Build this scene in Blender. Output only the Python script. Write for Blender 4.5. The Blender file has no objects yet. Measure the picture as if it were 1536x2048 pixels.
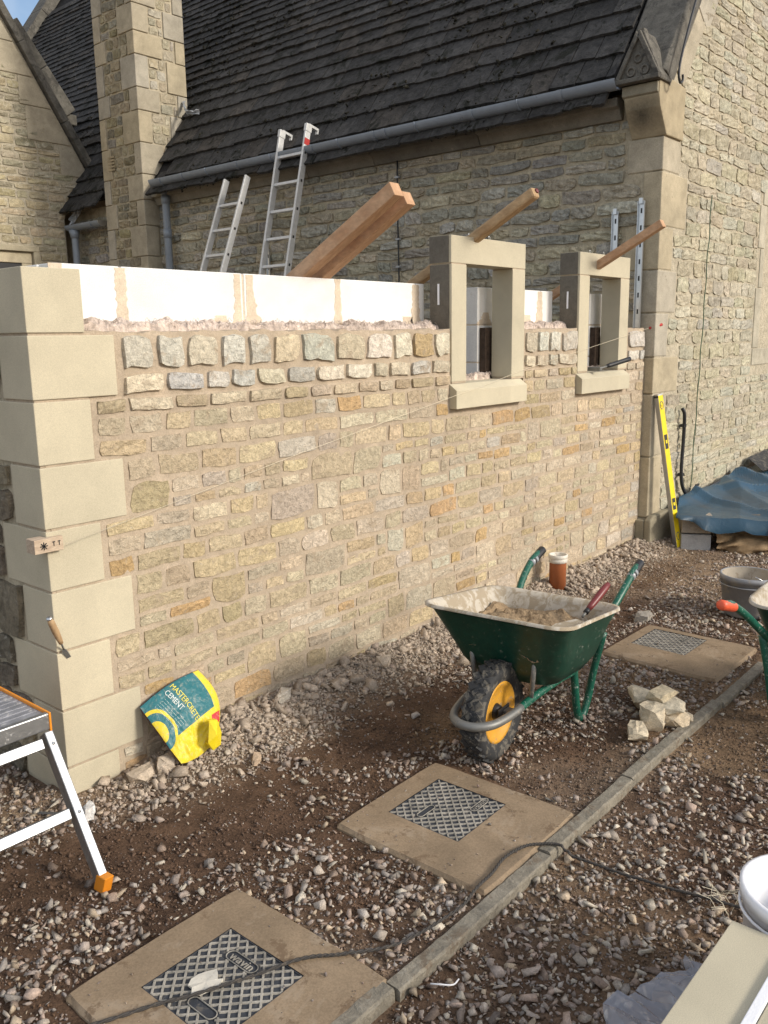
import bpy, bmesh, math, random
import numpy as np
from mathutils import Vector, Matrix
sc = bpy.context.scene
R_ = math.radians
# ------------------------------------------------------------------ camera
cam_d = bpy.data.cameras.new('camera'); cam = bpy.data.objects.new('camera', cam_d); sc.collection.objects.link(cam)
CAMLOC = (-1.4676024240, -2.8321003142, 1.6501597212)
def cam_matrix(yaw, pitch, roll):
    f = Vector((math.sin(yaw)*math.cos(pitch), math.cos(yaw)*math.cos(pitch), -math.sin(pitch)))
    rt = Vector((math.cos(yaw), -math.sin(yaw), 0)); dn = f.cross(rt)
    r2 = rt*math.cos(roll)+dn*math.sin(roll); d2 = -rt*math.sin(roll)+dn*math.cos(roll)
    m = Matrix((r2, -d2, -f)).transposed().to_4x4(); m.translation = CAMLOC
    return m
cam.matrix_world = cam_matrix(0.8582930692, 0.1984915717, 0.0156408646)
cam_d.sensor_fit = 'VERTICAL'; cam_d.sensor_height = 36; cam_d.lens = 30.463
cam_d.clip_start = 0.05; cam_d.clip_end = 600
sc.camera = cam
# ------------------------------------------------------------------ sky, sun, exposure
SUN_AZ = math.atan2(0.27, -0.96); SUN_EL = R_(27)       # azimuth from +Y towards +X
world = bpy.data.worlds.new('World'); sc.world = world; world.use_nodes = True
wn = world.node_tree.nodes; wl = world.node_tree.links; wn.clear()
sky = wn.new('ShaderNodeTexSky'); sky.sky_type = 'NISHITA'; sky.sun_disc = False
sky.sun_elevation = SUN_EL; sky.sun_rotation = SUN_AZ; sky.dust_density = 2.5; sky.air_density = 1.0
bg = wn.new('ShaderNodeBackground'); bg.inputs[1].default_value = 0.15
cl = wn.new('ShaderNodeTexNoise'); cl.inputs['Scale'].default_value = 3.0; cl.inputs['Detail'].default_value = 6
cr = wn.new('ShaderNodeValToRGB'); cr.color_ramp.elements[0].position = .42; cr.color_ramp.elements[1].position = .62
tc = wn.new('ShaderNodeTexCoord'); mx = wn.new('ShaderNodeMixRGB'); mx.inputs[2].default_value = (6.0, 5.95, 5.9, 1)
wl.new(tc.outputs['Generated'], cl.inputs['Vector']); wl.new(cl.outputs['Fac'], cr.inputs[0]); wl.new(cr.outputs[0], mx.inputs[0])
wl.new(sky.outputs[0], mx.inputs[1])
wo = wn.new('ShaderNodeOutputWorld'); wl.new(mx.outputs[0], bg.inputs[0]); wl.new(bg.outputs[0], wo.inputs[0])
sd = bpy.data.lights.new('sun', 'SUN'); sd.energy = 2.35; sd.angle = R_(12.0); sd.color = (1.0, 0.93, 0.82)
sun = bpy.data.objects.new('sun', sd); sc.collection.objects.link(sun)
tosun = Vector((math.sin(SUN_AZ)*math.cos(SUN_EL), math.cos(SUN_AZ)*math.cos(SUN_EL), math.sin(SUN_EL)))
sun.rotation_euler = tosun.to_track_quat('Z', 'Y').to_euler(); sun.location = tosun*20
sc.view_settings.view_transform = 'Standard'; sc.view_settings.look = 'None'; sc.view_settings.gamma = 1
sc.view_settings.exposure = 0.33; sc.view_settings.use_curve_mapping = False
sc.render.film_transparent = False

# ------------------------------------------------------------------ numpy noise
def _hash(ix, iy, seed):
    n = (ix.astype(np.int64)*374761393 + iy.astype(np.int64)*668265263 + seed*1442695041) & 0xffffffff
    n = ((n ^ (n >> 13))*1274126177) & 0xffffffff
    return ((n ^ (n >> 16)) & 0xffff)/65535.0
def vn(x, y, s, seed=0):
    x = np.asarray(x, float)/s; y = np.asarray(y, float)/s
    ix = np.floor(x); iy = np.floor(y); fx = x-ix; fy = y-iy
    fx = fx*fx*(3-2*fx); fy = fy*fy*(3-2*fy)
    a = _hash(ix, iy, seed); b = _hash(ix+1, iy, seed); c = _hash(ix, iy+1, seed); d = _hash(ix+1, iy+1, seed)
    return (a*(1-fx)+b*fx)*(1-fy)+(c*(1-fx)+d*fx)*fy
def fbm(x, y, s, seed=0, o=4):
    t = 0; a = .5; 
    for k in range(o): t = t+a*vn(x, y, s/2**k, seed+k*17); a *= .5
    return t/(1-.5**o)
def sstep(a, b, x):
    t = np.clip((np.asarray(x, float)-a)/(b-a), 0, 1); return t*t*(3-2*t)

# ------------------------------------------------------------------ object helpers
COL = sc.collection
def empty(name, loc=(0, 0, 0)):
    o = bpy.data.objects.new(name, None); o.location = loc; o.empty_display_size = .1; COL.objects.link(o); return o
def tag(o, label=None, cat=None, group=None, kind=None):
    for k, v in (('label', label), ('category', cat), ('group', group), ('kind', kind)):
        if v: o[k] = v
    return o
def thing(name, label, cat, loc=(0, 0, 0), group=None, kind=None):
    return tag(empty(name, loc), label, cat, group, kind)
def wloc(o):
    v = Vector((0, 0, 0))
    while o is not None: v += o.location; o = o.parent
    return v
class G:
    """collects geometry in world space"""
    def __init__(s): s.v = []; s.f = []; s.c = []; s.m = []; s.sm = []
    def add(s, vs, fs, col=(1, 1, 1), mi=0, smooth=False):
        b = len(s.v); s.v += [tuple(p) for p in vs]; s.f += [tuple(b+i for i in f) for f in fs]
        s.c += [col]*len(vs); s.m += [mi]*len(fs); s.sm += [smooth]*len(fs); return s
    def obj(s, name, mats, parent=None, loc=None, bevel=0, seg=2, solid=0):
        me = bpy.data.meshes.new(name)
        off = wloc(parent) if parent is not None else Vector(loc or (0, 0, 0))
        V = np.array(s.v, float)-np.array(off)
        me.from_pydata(V.tolist(), [], s.f)
        if not isinstance(mats, (list, tuple)): mats = [mats]
        for m in mats: me.materials.append(m)
        me.polygons.foreach_set('material_index', s.m); me.polygons.foreach_set('use_smooth', s.sm)
        at = me.color_attributes.new('col', 'FLOAT_COLOR', 'POINT')
        c = np.ones((len(s.v), 4)); c[:, :3] = np.array(s.c); at.data.foreach_set('color', c.ravel())
        me.validate(); me.update()
        o = bpy.data.objects.new(name, me); COL.objects.link(o)
        if parent is not None: o.parent = parent
        else: o.location = off
        if bevel:
            b = o.modifiers.new('bevel', 'BEVEL'); b.width = bevel; b.segments = seg; b.limit_method = 'ANGLE'; b.angle_limit = R_(40)
        return o
    # shapes
    def box(s, x0, x1, y0, y1, z0, z1, col=(1, 1, 1), mi=0):
        vs = [(x, y, z) for x in (x0, x1) for y in (y0, y1) for z in (z0, z1)]
        return s.add(vs, [(0, 1, 3, 2), (4, 6, 7, 5), (0, 4, 5, 1), (2, 3, 7, 6), (0, 2, 6, 4), (1, 5, 7, 3)], col, mi)
    def obox(s, c, ax, ay, az, col=(1, 1, 1), mi=0):
        c = Vector(c); ax, ay, az = Vector(ax), Vector(ay), Vector(az)
        vs = [c+i*ax+j*ay+k*az for i in (-1, 1) for j in (-1, 1) for k in (-1, 1)]
        return s.add(vs, [(0, 1, 3, 2), (4, 6, 7, 5), (0, 4, 5, 1), (2, 3, 7, 6), (0, 2, 6, 4), (1, 5, 7, 3)], col, mi)
    def tube(s, pts, r, n=10, col=(1, 1, 1), mi=0, caps=True, closed=False, flat=1.0):
        pts = [Vector(p) for p in pts]; N = len(pts); rr = r if isinstance(r, (list, tuple)) else [r]*N
        up = Vector((0, 0, 1)); rings = []; prev = None
        for i, p in enumerate(pts):
            if closed: t = pts[(i+1) % N]-pts[i-1]
            else: t = (pts[min(i+1, N-1)]-pts[max(i-1, 0)])
            t.normalize()
            if prev is None:
                a = up if abs(t.z) < .9 else Vector((1, 0, 0)); u = a.cross(t).normalized()
            else: u = (prev-t*prev.dot(t)).normalized()
            prev = u; w = t.cross(u)
            rings.append([p+(u*math.cos(2*math.pi*k/n)+w*math.sin(2*math.pi*k/n)*flat)*rr[i] for k in range(n)])
        vs = [v for rg in rings for v in rg]; fs = []
        for i in range(N if closed else N-1):
            j = (i+1) % N
            for k in range(n): fs.append((i*n+k, i*n+(k+1) % n, j*n+(k+1) % n, j*n+k))
        if caps and not closed: fs += [tuple(range(n))[::-1], tuple((N-1)*n+k for k in range(n))]
        return s.add(vs, fs, col, mi, True)
    def lathe(s, prof, c, n=32, ax=(0, 0, 1), col=(1, 1, 1), mi=0, u=None):
        ax = Vector(ax).normalized(); u = Vector(u).normalized() if u else (Vector((1, 0, 0)) if abs(ax.x) < .9 else Vector((0, 1, 0)))
        u = (u-ax*u.dot(ax)).normalized(); w = ax.cross(u); c = Vector(c)
        vs = [c+ax*h+(u*math.cos(2*math.pi*k/n)+w*math.sin(2*math.pi*k/n))*r for r, h in prof for k in range(n)]
        fs = [(i*n+k, i*n+(k+1) % n, (i+1)*n+(k+1) % n, (i+1)*n+k) for i in range(len(prof)-1) for k in range(n)]
        return s.add(vs, fs, col, mi, True)
    def prism(s, poly, f0, f1, col=(1, 1, 1), mi=0):
        """poly: 2d points; f0/f1 map (a,b) to world for both ends"""
        n = len(poly); vs = [f0(*p) for p in poly]+[f1(*p) for p in poly]
        fs = [tuple(range(n))[::-1], tuple(range(n, 2*n))]+[(i, (i+1) % n, n+(i+1) % n, n+i) for i in range(n)]
        return s.add(vs, fs, col, mi)

def spline(pts, n=8):
    pts = [Vector(p) for p in pts]; out = []
    P = [2*pts[0]-pts[1]]+pts+[2*pts[-1]-pts[-2]]
    for i in range(1, len(P)-2):
        for k in range(n):
            t = k/n; a, b, c, d = P[i-1:i+3]
            out.append(.5*((2*b)+(c-a)*t+(2*a-5*b+4*c-d)*t*t+(3*b-a-3*c+d)*t**3))
    return out+[pts[-1]]

# ------------------------------------------------------------------ materials
def nmat(name, rough=.8, metal=0, spec=.3):
    m = bpy.data.materials.new(name); m.use_nodes = True; nt = m.node_tree
    b = nt.nodes['Principled BSDF']; b.inputs['Roughness'].default_value = rough; b.inputs['Metallic'].default_value = metal
    b.inputs['Specular IOR Level'].default_value = spec
    return m, nt, b
def N(nt, t, **kw):
    n = nt.nodes.new(t)
    for k, v in kw.items():
        if k in n.inputs: n.inputs[k].default_value = v
        else: setattr(n, k, v)
    return n
def noise(nt, co, scale, detail=5, rough=.6, dist=0):
    n = N(nt, 'ShaderNodeTexNoise', Scale=scale, Detail=detail, Roughness=rough, Distortion=dist); nt.links.new(co, n.inputs['Vector']); return n.outputs['Fac']
def ramp(nt, fac, stops):
    r = nt.nodes.new('ShaderNodeValToRGB'); e = r.color_ramp.elements
    while len(e) < len(stops): e.new(.5)
    for el, (p, c) in zip(e, stops): el.position = p; el.color = (*c, 1) if len(c) == 3 else c
    nt.links.new(fac, r.inputs[0]); return r.outputs[0]
def mix(nt, fac, a, b, mode='MIX'):
    n = nt.nodes.new('ShaderNodeMixRGB'); n.blend_type = mode
    for i, v in ((0, fac), (1, a), (2, b)):
        if isinstance(v, (int, float)): n.inputs[i].default_value = v if i == 0 else (v, v, v, 1)
        elif isinstance(v, tuple): n.inputs[i].default_value = (*v, 1)
        else: nt.links.new(v, n.inputs[i])
    return n.outputs[0]
def bump(nt, b, h, strength=.5, dist=.01, prev=None):
    n = nt.nodes.new('ShaderNodeBump'); n.inputs['Strength'].default_value = strength; n.inputs['Distance'].default_value = dist
    nt.links.new(h, n.inputs['Height'])
    if prev is not None: nt.links.new(prev, n.inputs['Normal'])
    nt.links.new(n.outputs[0], b.inputs['Normal']); return n.outputs[0]
def g3(v): return (v, v, v)
def stone_mat(name, attr=True, base=(.4, .35, .25), lo=.72, hi=1.2, s1=18, s2=140, bs=.5, bd=.012, spots=None, spot2=None, rough=.9, s0=3, orand=0):
    m, nt, b = nmat(name, rough, 0, .2); tc = nt.nodes.new('ShaderNodeTexCoord'); co = tc.outputs['Object']
    if attr: a = nt.nodes.new('ShaderNodeAttribute'); a.attribute_name = 'col'; c = a.outputs['Color']
    else: c = base
    n1 = noise(nt, co, s1, 7, .65, .4); n2 = noise(nt, co, s2, 3, .7); n0 = noise(nt, co, s0, 4, .6)
    c = mix(nt, 1, c, ramp(nt, n1, [(.3, g3(lo)), (.7, g3(hi))]), 'MULTIPLY')
    c = mix(nt, 1, c, ramp(nt, n0, [(.3, g3(.85)), (.7, g3(1.12))]), 'MULTIPLY')
    c = mix(nt, 1, c, ramp(nt, n2, [(.3, g3(.82)), (.65, g3(1.12))]), 'MULTIPLY')
    if orand:
        oi = nt.nodes.new('ShaderNodeObjectInfo'); c = mix(nt, 1, c, ramp(nt, oi.outputs['Random'], [(0, (1-orand, 1-orand*.9, 1-orand*.7)), (1, (1+orand*.5, 1+orand*.4, 1+orand*.3))]), 'MULTIPLY')
    if spots:   # (color, scale, threshold)
        sc_, th = spots[1], spots[2]; n3 = noise(nt, co, sc_, 6, .7, .5)
        c = mix(nt, ramp(nt, n3, [(th, g3(0)), (th+.08, g3(spots[3] if len(spots) > 3 else .8))]), c, spots[0])
    if spot2:
        n4 = noise(nt, co, spot2[1], 6, .75, .3)
        c = mix(nt, ramp(nt, n4, [(spot2[2], g3(0)), (spot2[2]+.05, g3(spot2[3]))]), c, spot2[0])
    nt.links.new(c, b.inputs['Base Color'])
    p = bump(nt, b, n1, bs, bd); bump(nt, b, n2, bs*.7, bd*.25, p)
    return m
def plain_mat(name, col, rough=.5, metal=0, spec=.5, dirt=None, ds=20, dth=.5, bs=0, bscale=60, var=.1):
    m, nt, b = nmat(name, rough, metal, spec); tc = nt.nodes.new('ShaderNodeTexCoord'); co = tc.outputs['Object']
    n1 = noise(nt, co, ds, 6, .65); c = mix(nt, 1, col, ramp(nt, n1, [(.3, g3(1-var)), (.7, g3(1+var))]), 'MULTIPLY')
    if dirt:
        n2 = noise(nt, co, ds*1.7, 7, .7, .6); f = ramp(nt, n2, [(dth, g3(0)), (dth+.09, g3(.85))]); c = mix(nt, f, c, dirt)
        r = mix(nt, f, g3(rough), g3(.9)); nt.links.new(r, b.inputs['Roughness'])
        if metal: mm = mix(nt, f, g3(metal), g3(0)); nt.links.new(mm, b.inputs['Metallic'])
    nt.links.new(c, b.inputs['Base Color'])
    if bs: bump(nt, b, noise(nt, co, bscale, 4, .6), bs, .004)
    return m
M = {}
M['newstone'] = stone_mat('new_stone', s1=42, s2=170, bs=1.0, bd=.016, lo=.70, hi=1.22, spots=((.42, .335, .24), 13, .55, .65), spot2=((.66, .60, .49), 34, .62, .5))
M['mortar'] = stone_mat('mortar', False, (.46, .375, .28), .82, 1.12, 14, 170, .7, .010, s0=1.2, spots=((.45, .37, .27), 7, .55, .6), spot2=((.12, .085, .055), 55, .70, .7))
M['cast'] = stone_mat('cast_stone', False, (.55, .495, .365), .94, 1.05, 5, 420, .2, .002, s0=1.6, orand=.06, rough=.85, spots=((.47, .42, .31), 3.2, .56, .35), spot2=((.40, .33, .24), 14, .70, .35))
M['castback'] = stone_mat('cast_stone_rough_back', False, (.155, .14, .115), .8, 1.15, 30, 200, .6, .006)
M['oldstone'] = stone_mat('old_stone', s1=24, s2=110, bs=1.0, bd=.035, lo=.66, hi=1.3, spots=((.52, .50, .43), 36, .60, .6), spot2=((.10, .095, .075), 15, .63, .5))
M['gablestone'] = stone_mat('gable_stone', s1=22, s2=90, bs=.9, bd=.022, lo=.72, hi=1.2, spots=((.60, .55, .43), 16, .54, .5), spot2=((.17, .145, .10), 30, .64, .7))
M['gablemortar'] = stone_mat('gable_mortar', False, (.48, .425, .32), .75, 1.15, 18, 90, .9, .02, s0=1.5, spots=((.58, .53, .41), 16, .56, .5), spot2=((.18, .155, .105), 30, .65, .6))
M['oldmortar'] = stone_mat('old_mortar', False, (.47, .41, .30), .7, 1.2, 10, 90, .8, .02, s0=1.5, spots=((.16, .14, .09), 8, .58, .5))
M['ashlar'] = stone_mat('ashlar', s1=9, s2=150, bs=.5, bd=.008, lo=.82, hi=1.15, spots=((.45, .42, .33), 20, .62, .4), spot2=((.09, .08, .06), 9, .64, .5))
M['coping'] = stone_mat('coping', False, (.15, .14, .12), .6, 1.3, 12, 120, .6, .012, s0=2, spots=((.33, .31, .25), 22, .62, .5), spot2=((.045, .042, .04), 6, .55, .6))
M['slate'] = stone_mat('slate', s1=14, s2=90, bs=1.0, bd=.018, lo=.55, hi=1.5, rough=.85, spots=((.012, .013, .008), 7, .54, .85), spot2=((.24, .22, .17), 20, .64, .6))
M['moss'] = stone_mat('moss', False, (.022, .021, .014), .6, 1.4, 40, 200, 1, .02)
M['block'] = stone_mat('aerated_block', False, (.80, .79, .76), .95, 1.03, 12, 260, .4, .002, s0=2, orand=.04, spots=((.62, .56, .47), 11, .66, .45))
M['joint'] = stone_mat('joint_mortar', False, (.64, .54, .42), .85, 1.1, 20, 180, .5, .004)
M['wool'] = stone_mat('mineral_wool', False, (.60, .50, .43), .6, 1.35, 30, 240, .9, .01)
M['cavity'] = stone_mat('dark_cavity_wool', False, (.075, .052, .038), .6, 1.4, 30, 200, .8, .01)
M['concrete'] = stone_mat('concrete_slab', False, (.275, .205, .135), .8, 1.15, 7, 160, .4, .004, s0=2.2, spots=((.38, .31, .23), 5, .56, .45), spot2=((.15, .10, .062), 9, .58, .7))
M['kerb'] = stone_mat('kerb_concrete', False, (.25, .225, .18), .68, 1.2, 26, 150, .9, .010, spots=((.15, .11, .075), 12, .56, .7), spot2=((.36, .34, .29), 34, .60, .5))
M['rock'] = stone_mat('gravel_rock', s1=45, s2=190, bs=.7, bd=.008, lo=.72, hi=1.25)
M['lid'] = stone_mat('cast_lid', False, (.05, .055, .065), .8, 1.2, 30, 200, .4, .003, spots=((.17, .15, .125), 30, .56, .6), rough=.6)
M['lidbar'] = stone_mat('lid_tread', False, (.36, .335, .29), .6, 1.25, 30, 200, .4, .003, rough=.7, spots=((.10, .095, .09), 16, .56, .6))
M['gutter'] = plain_mat('grey_gutter_paint', (.25, .285, .33), .42, 0, .5, (.10, .095, .085), 9, .62)
M['alu'] = plain_mat('aluminium', (.40, .41, .42), .42, .9, .5, (.55, .53, .48), 30, .60, .2)
M['ladderalu'] = plain_mat('weathered_aluminium', (.66, .66, .65), .45, .45, .5, (.48, .46, .42), 30, .62, .2)
M['galv'] = plain_mat('galvanised_steel', (.62, .64, .66), .33, .9)
M['black'] = plain_mat('black_rubber', (.018, .018, .02), .45)
M['black2'] = plain_mat('dirty_black_rubber', (.035, .036, .038), .75, 0, .3, (.16, .145, .12), 16, .50, .3)
M['green'] = plain_mat('green_paint', (.008, .050, .033), .42, 0, .5, (.20, .22, .18), 30, .60, var=.2)
M['greenpipe'] = plain_mat('green_tube_paint', (.008, .095, .060), .38, 0, .5, (.42, .47, .42), 50, .57, var=.2)
M['traylining'] = plain_mat('mortar_stained_tray', (.52, .47, .39), .8, 0, .3, (.33, .265, .18), 9, .45, .3)
M['steelpole'] = plain_mat('dull_steel', (.20, .20, .19), .5, .4, .5, (.36, .31, .25), 25, .58)
M['yellow'] = plain_mat('yellow_rim_paint', (.66, .33, .035), .5, 0, .5, (.33, .25, .15), 18, .55)
M['levelyellow'] = plain_mat('level_yellow', (.86, .66, .01), .4)
M['orange'] = plain_mat('orange_plastic', (.80, .28, .02), .45, var=.05)
M['orangegrip'] = plain_mat('orange_red_grip', (.75, .11, .045), .45, 0, .5, (.45, .25, .18), 30, .62)
M['red'] = plain_mat('red_paint', (.45, .04, .035), .4)
M['darkred'] = plain_mat('dark_red_handle', (.17, .028, .028), .4)
M['white'] = plain_mat('white_plastic', (.82, .82, .84), .35, var=.02)
M['polystyrene'] = plain_mat('white_polystyrene', (.82, .83, .86), .8, bs=.3, bscale=200, var=.03)
M['greybucket'] = plain_mat('dirty_bucket', (.27, .28, .30), .6, 0, .3, (.36, .34, .30), 11, .52, var=.2)
M['greyin'] = plain_mat('bucket_lining', (.42, .37, .30), .85, 0, .2, (.26, .21, .15), 14, .56)
M['terracotta'] = plain_mat('terracotta_pipe', (.33, .105, .038), .5, 0, .4, (.55, .40, .28), 30, .68)
M['paper'] = plain_mat('torn_paper', (.62, .58, .50), .9, 0, .2, (.30, .25, .19), 60, .6)
M['lead'] = plain_mat('lead_sheet', (.36, .375, .39), .5, .3, .5, (.55, .55, .54), 12, .58, .5, 12)
M['cable'] = plain_mat('dusty_black_cable', (.055, .05, .046), .7, 0, .3, (.12, .10, .08), 50, .55)
M['greencable'] = plain_mat('green_cable', (.05, .10, .05), .6)
M['string'] = plain_mat('pale_string', (.72, .64, .48), .9)
M['hessian'] = None

def wood_mat(name, col, dark, sc_=(1, 1, 1), bs=.3):
    m, nt, b = nmat(name, .75, 0, .3); tc = nt.nodes.new('ShaderNodeTexCoord'); mp = nt.nodes.new('ShaderNodeMapping')
    nt.links.new(tc.outputs['Object'], mp.inputs[0]); mp.inputs['Scale'].default_value = sc_
    n1 = noise(nt, mp.outputs[0], 14, 6, .6, .8); n2 = noise(nt, mp.outputs[0], 60, 3, .6)
    c = mix(nt, ramp(nt, n1, [(.35, g3(0)), (.68, g3(1))]), col, dark); c = mix(nt, 1, c, ramp(nt, n2, [(.3, g3(.85)), (.7, g3(1.12))]), 'MULTIPLY')
    nt.links.new(c, b.inputs['Base Color']); bump(nt, b, n2, bs, .002); return m
M['wood'] = wood_mat('red_cedar_timber', (.56, .36, .22), (.45, .26, .145), (4, .5, 1.0))
M['polewood'] = wood_mat('round_pole_wood', (.50, .35, .20), (.36, .23, .12), (4, .5, 1))
M['palewood'] = wood_mat('pale_wood', (.55, .43, .29), (.42, .31, .20), (4, .5, 1))
M['blockwood'] = wood_mat('offcut_wood', (.56, .45, .33), (.40, .30, .22), (1, 6, 6))

def soil_mat():
    m, nt, b = nmat('soil', .95, 0, .15); tc = nt.nodes.new('ShaderNodeTexCoord'); co = tc.outputs['Object']
    a = nt.nodes.new('ShaderNodeAttribute'); a.attribute_name = 'col'
    n1 = noise(nt, co, 9, 8, .7, .3); n2 = noise(nt, co, 90, 6, .75); n3 = noise(nt, co, 2.2, 5, .6)
    c = mix(nt, 1, a.outputs['Color'], ramp(nt, n1, [(.3, g3(.62)), (.7, g3(1.4))]), 'MULTIPLY')
    c = mix(nt, 1, c, ramp(nt, n3, [(.3, (.85, .82, .8)), (.7, (1.2, 1.15, 1.05))]), 'MULTIPLY')
    c = mix(nt, 1, c, ramp(nt, n2, [(.3, g3(.55)), (.7, g3(1.45))]), 'MULTIPLY')
    nt.links.new(c, b.inputs['Base Color']); p = bump(nt, b, n1, .7, .03); bump(nt, b, n2, .9, .012, p); return m
M['soil'] = soil_mat()

# ------------------------------------------------------------------ GROUND
SLABS = [((-.282, -1.236), 'slab'), ((.765, -1.228), 'slab'), ((2.835, -1.165), 'slab')]
KY0, KY1 = -1.585, -1.535
def gh(x, y):
    x = np.asarray(x, float); y = np.asarray(y, float)
    h = (fbm(x, y, .55, 3, 3)-.5)*.035+(fbm(x, y, .09, 9, 3)-.5)*.016
    bank = .07*sstep(-.42, -.02, y)*sstep(.15, .6, x)*(x < 9)*(y < .3)*(.75+.5*vn(x, y, .3, 5))
    bank = np.where(y > .1, 0.0, bank)
    h = h*sstep(-2.2, -1.0, y-.0*x)+h*.6*(1-sstep(-2.2, -1.0, y))+bank
    h = np.where((y > .12), -.02+h*.3, h)
    h = h-.018*sstep(-1.56, -1.60, y)*(x < 3.4)
    for (cx, cy), _ in SLABS:
        d = np.maximum(abs(x-cx), abs(y-cy)); k = sstep(.42, .31, d); h = h*(1-k)+(.004)*k
    k = sstep(.14, .05, abs(y-(KY0+KY1)/2))*(x < 3.1); side = np.where(y > -1.56, .006, -.018); h = h*(1-k)+side*k
    return h
def axis(lo, hi, st, far):
    a = list(np.arange(lo, hi, st)); b = []; d = st*2; p = hi
    while p < far: b.append(p); p += d; d *= 1.5
    b.append(far); c = []; d = st*2; p = lo-st
    while p > -far: c.append(p); p -= d; d *= 1.5
    c.append(-far); return np.array(c[::-1]+a+b)
def soilcol(x, y):
    dust = np.clip(sstep(-.5, -.05, y)*sstep(.0, .5, x)*(y < .2)*1.0+.5*sstep(.50, .68, fbm(x, y, .8, 41, 4)), 0, 1)
    dust = np.where((y < -1.6), dust*.35, dust)
    d0 = np.array((.125, .080, .055)); d1 = np.array((.38, .30, .225)); d2 = np.array((.195, .135, .088))
    w2 = sstep(.45, .65, fbm(x, y, .6, 77, 3))
    c = d0[None]*(1-w2[:, None])+d2[None]*w2[:, None]
    return c*(1-dust[:, None]*.8)+d1[None]*dust[:, None]*.8
def build_ground():
    xs = axis(-1.6, 6.6, .022, 90); ys = axis(-3.0, .12, .022, 90)
    X, Y = np.meshgrid(xs, ys); x = X.ravel(); y = Y.ravel(); z = gh(x, y)
    z = np.where((abs(x) > 8) | (abs(y) > 8), -.02, z)
    nx, ny = len(xs), len(ys); i = np.arange(nx*ny).reshape(ny, nx)
    q = np.stack([i[:-1, :-1], i[:-1, 1:], i[1:, 1:], i[1:, :-1]], -1).reshape(-1, 4)
    me = bpy.data.meshes.new('ground'); me.from_pydata(np.stack([x, y, z], 1).tolist(), [], q.tolist())
    at = me.color_attributes.new('col', 'FLOAT_COLOR', 'POINT'); c = np.ones((len(x), 4)); c[:, :3] = soilcol(x, y); at.data.foreach_set('color', c.ravel())
    me.polygons.foreach_set('use_smooth', [True]*len(me.polygons)); me.materials.append(M['soil'])
    o = bpy.data.objects.new('ground', me); COL.objects.link(o); tag(o, 'bare reddish brown soil of the building site', kind='structure')
build_ground()

# convex rock prototypes
def rock_protos(n, pts, seed, flat=.7, sub=False):
    rng = random.Random(seed); out = []
    for k in range(n):
        bm = bmesh.new()
        for i in range(pts):
            v = Vector((rng.gauss(0, 1), rng.gauss(0, 1), rng.gauss(0, 1))).normalized()*rng.uniform(.8, 1.1)
            bm.verts.new((v.x*rng.uniform(.9, 1.0), v.y*.8, v.z*flat))
        r = bmesh.ops.convex_hull(bm, input=bm.verts)
        bmesh.ops.delete(bm, geom=list({e for e in r['geom_interior']+r['geom_unused'] if isinstance(e, bmesh.types.BMVert)}), context='VERTS')
        bm.verts.ensure_lookup_table(); bm.faces.ensure_lookup_table()
        for i, v in enumerate(bm.verts): v.index = i
        out.append((np.array([v.co[:] for v in bm.verts]), np.array([[v.index for v in f.verts] for f in bm.faces])))
        bm.free()
    return out
def scatter(name, P, rad, col, protos, mat, seed=1, label=None, parent=None, sink=.35, tilt=.5):
    rng = np.random.default_rng(seed); n = len(P); which = rng.integers(0, len(protos), n)
    VV, FF, CC = [], [], []; off = 0
    for k, (pv, pf) in enumerate(protos):
        idx = np.where(which == k)[0]; m = len(idx)
        if not m: continue
        a = rng.uniform(0, 2*math.pi, m); t = rng.normal(0, tilt, m); u = rng.normal(0, tilt, m)
        ca, sa, ct, st, cu, su = np.cos(a), np.sin(a), np.cos(t), np.sin(t), np.cos(u), np.sin(u)
        s = rad[idx]; sx = s*rng.uniform(.85, 1.35, m); sz = s*rng.uniform(.75, 1.1, m)
        v = pv[None]*np.stack([sx, s, sz], 1)[:, None]
        x, y, z = v[..., 0], v[..., 1], v[..., 2]
        y, z = y*ct[:, None]-z*st[:, None], y*st[:, None]+z*ct[:, None]
        x, z = x*cu[:, None]+z*su[:, None], -x*su[:, None]+z*cu[:, None]
        x, y = x*ca[:, None]-y*sa[:, None], x*sa[:, None]+y*ca[:, None]
        w = np.stack([x, y, z+s[:, None]*sink], -1)+P[idx][:, None]
        VV.append(w.reshape(-1, 3)); nv = len(pv)
        FF.append((pf[None]+(off+np.arange(m)*nv)[:, None, None]).reshape(-1, 3)); off += m*nv
        CC.append(np.repeat(col[idx], nv, 0))
    V = np.concatenate(VV); F = np.concatenate(FF); Cc = np.concatenate(CC)
    me = bpy.data.meshes.new(name); me.vertices.add(len(V)); me.vertices.foreach_set('co', V.ravel())
    me.loops.add(F.size); me.loops.foreach_set('vertex_index', F.ravel().astype(np.int32)); me.polygons.add(len(F))
    me.polygons.foreach_set('loop_start', np.arange(0, F.size, 3, dtype=np.int32)); me.polygons.foreach_set('loop_total', np.full(len(F), 3, dtype=np.int32))
    me.update(calc_edges=True)
    at = me.color_attributes.new('col', 'FLOAT_COLOR', 'POINT'); c = np.ones((len(V), 4)); c[:, :3] = Cc; at.data.foreach_set('color', c.ravel())
    me.materials.append(mat); o = bpy.data.objects.new(name, me); COL.objects.link(o); tag(o, label, kind='stuff')
    if parent: o.parent = parent
    return o
PAL = np.array([(.34, .285, .255), (.30, .25, .228), (.39, .335, .295), (.25, .205, .185), (.44, .395, .345), (.36, .275, .235), (.33, .295, .278), (.41, .33, .255), (.27, .205, .172)])
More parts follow.
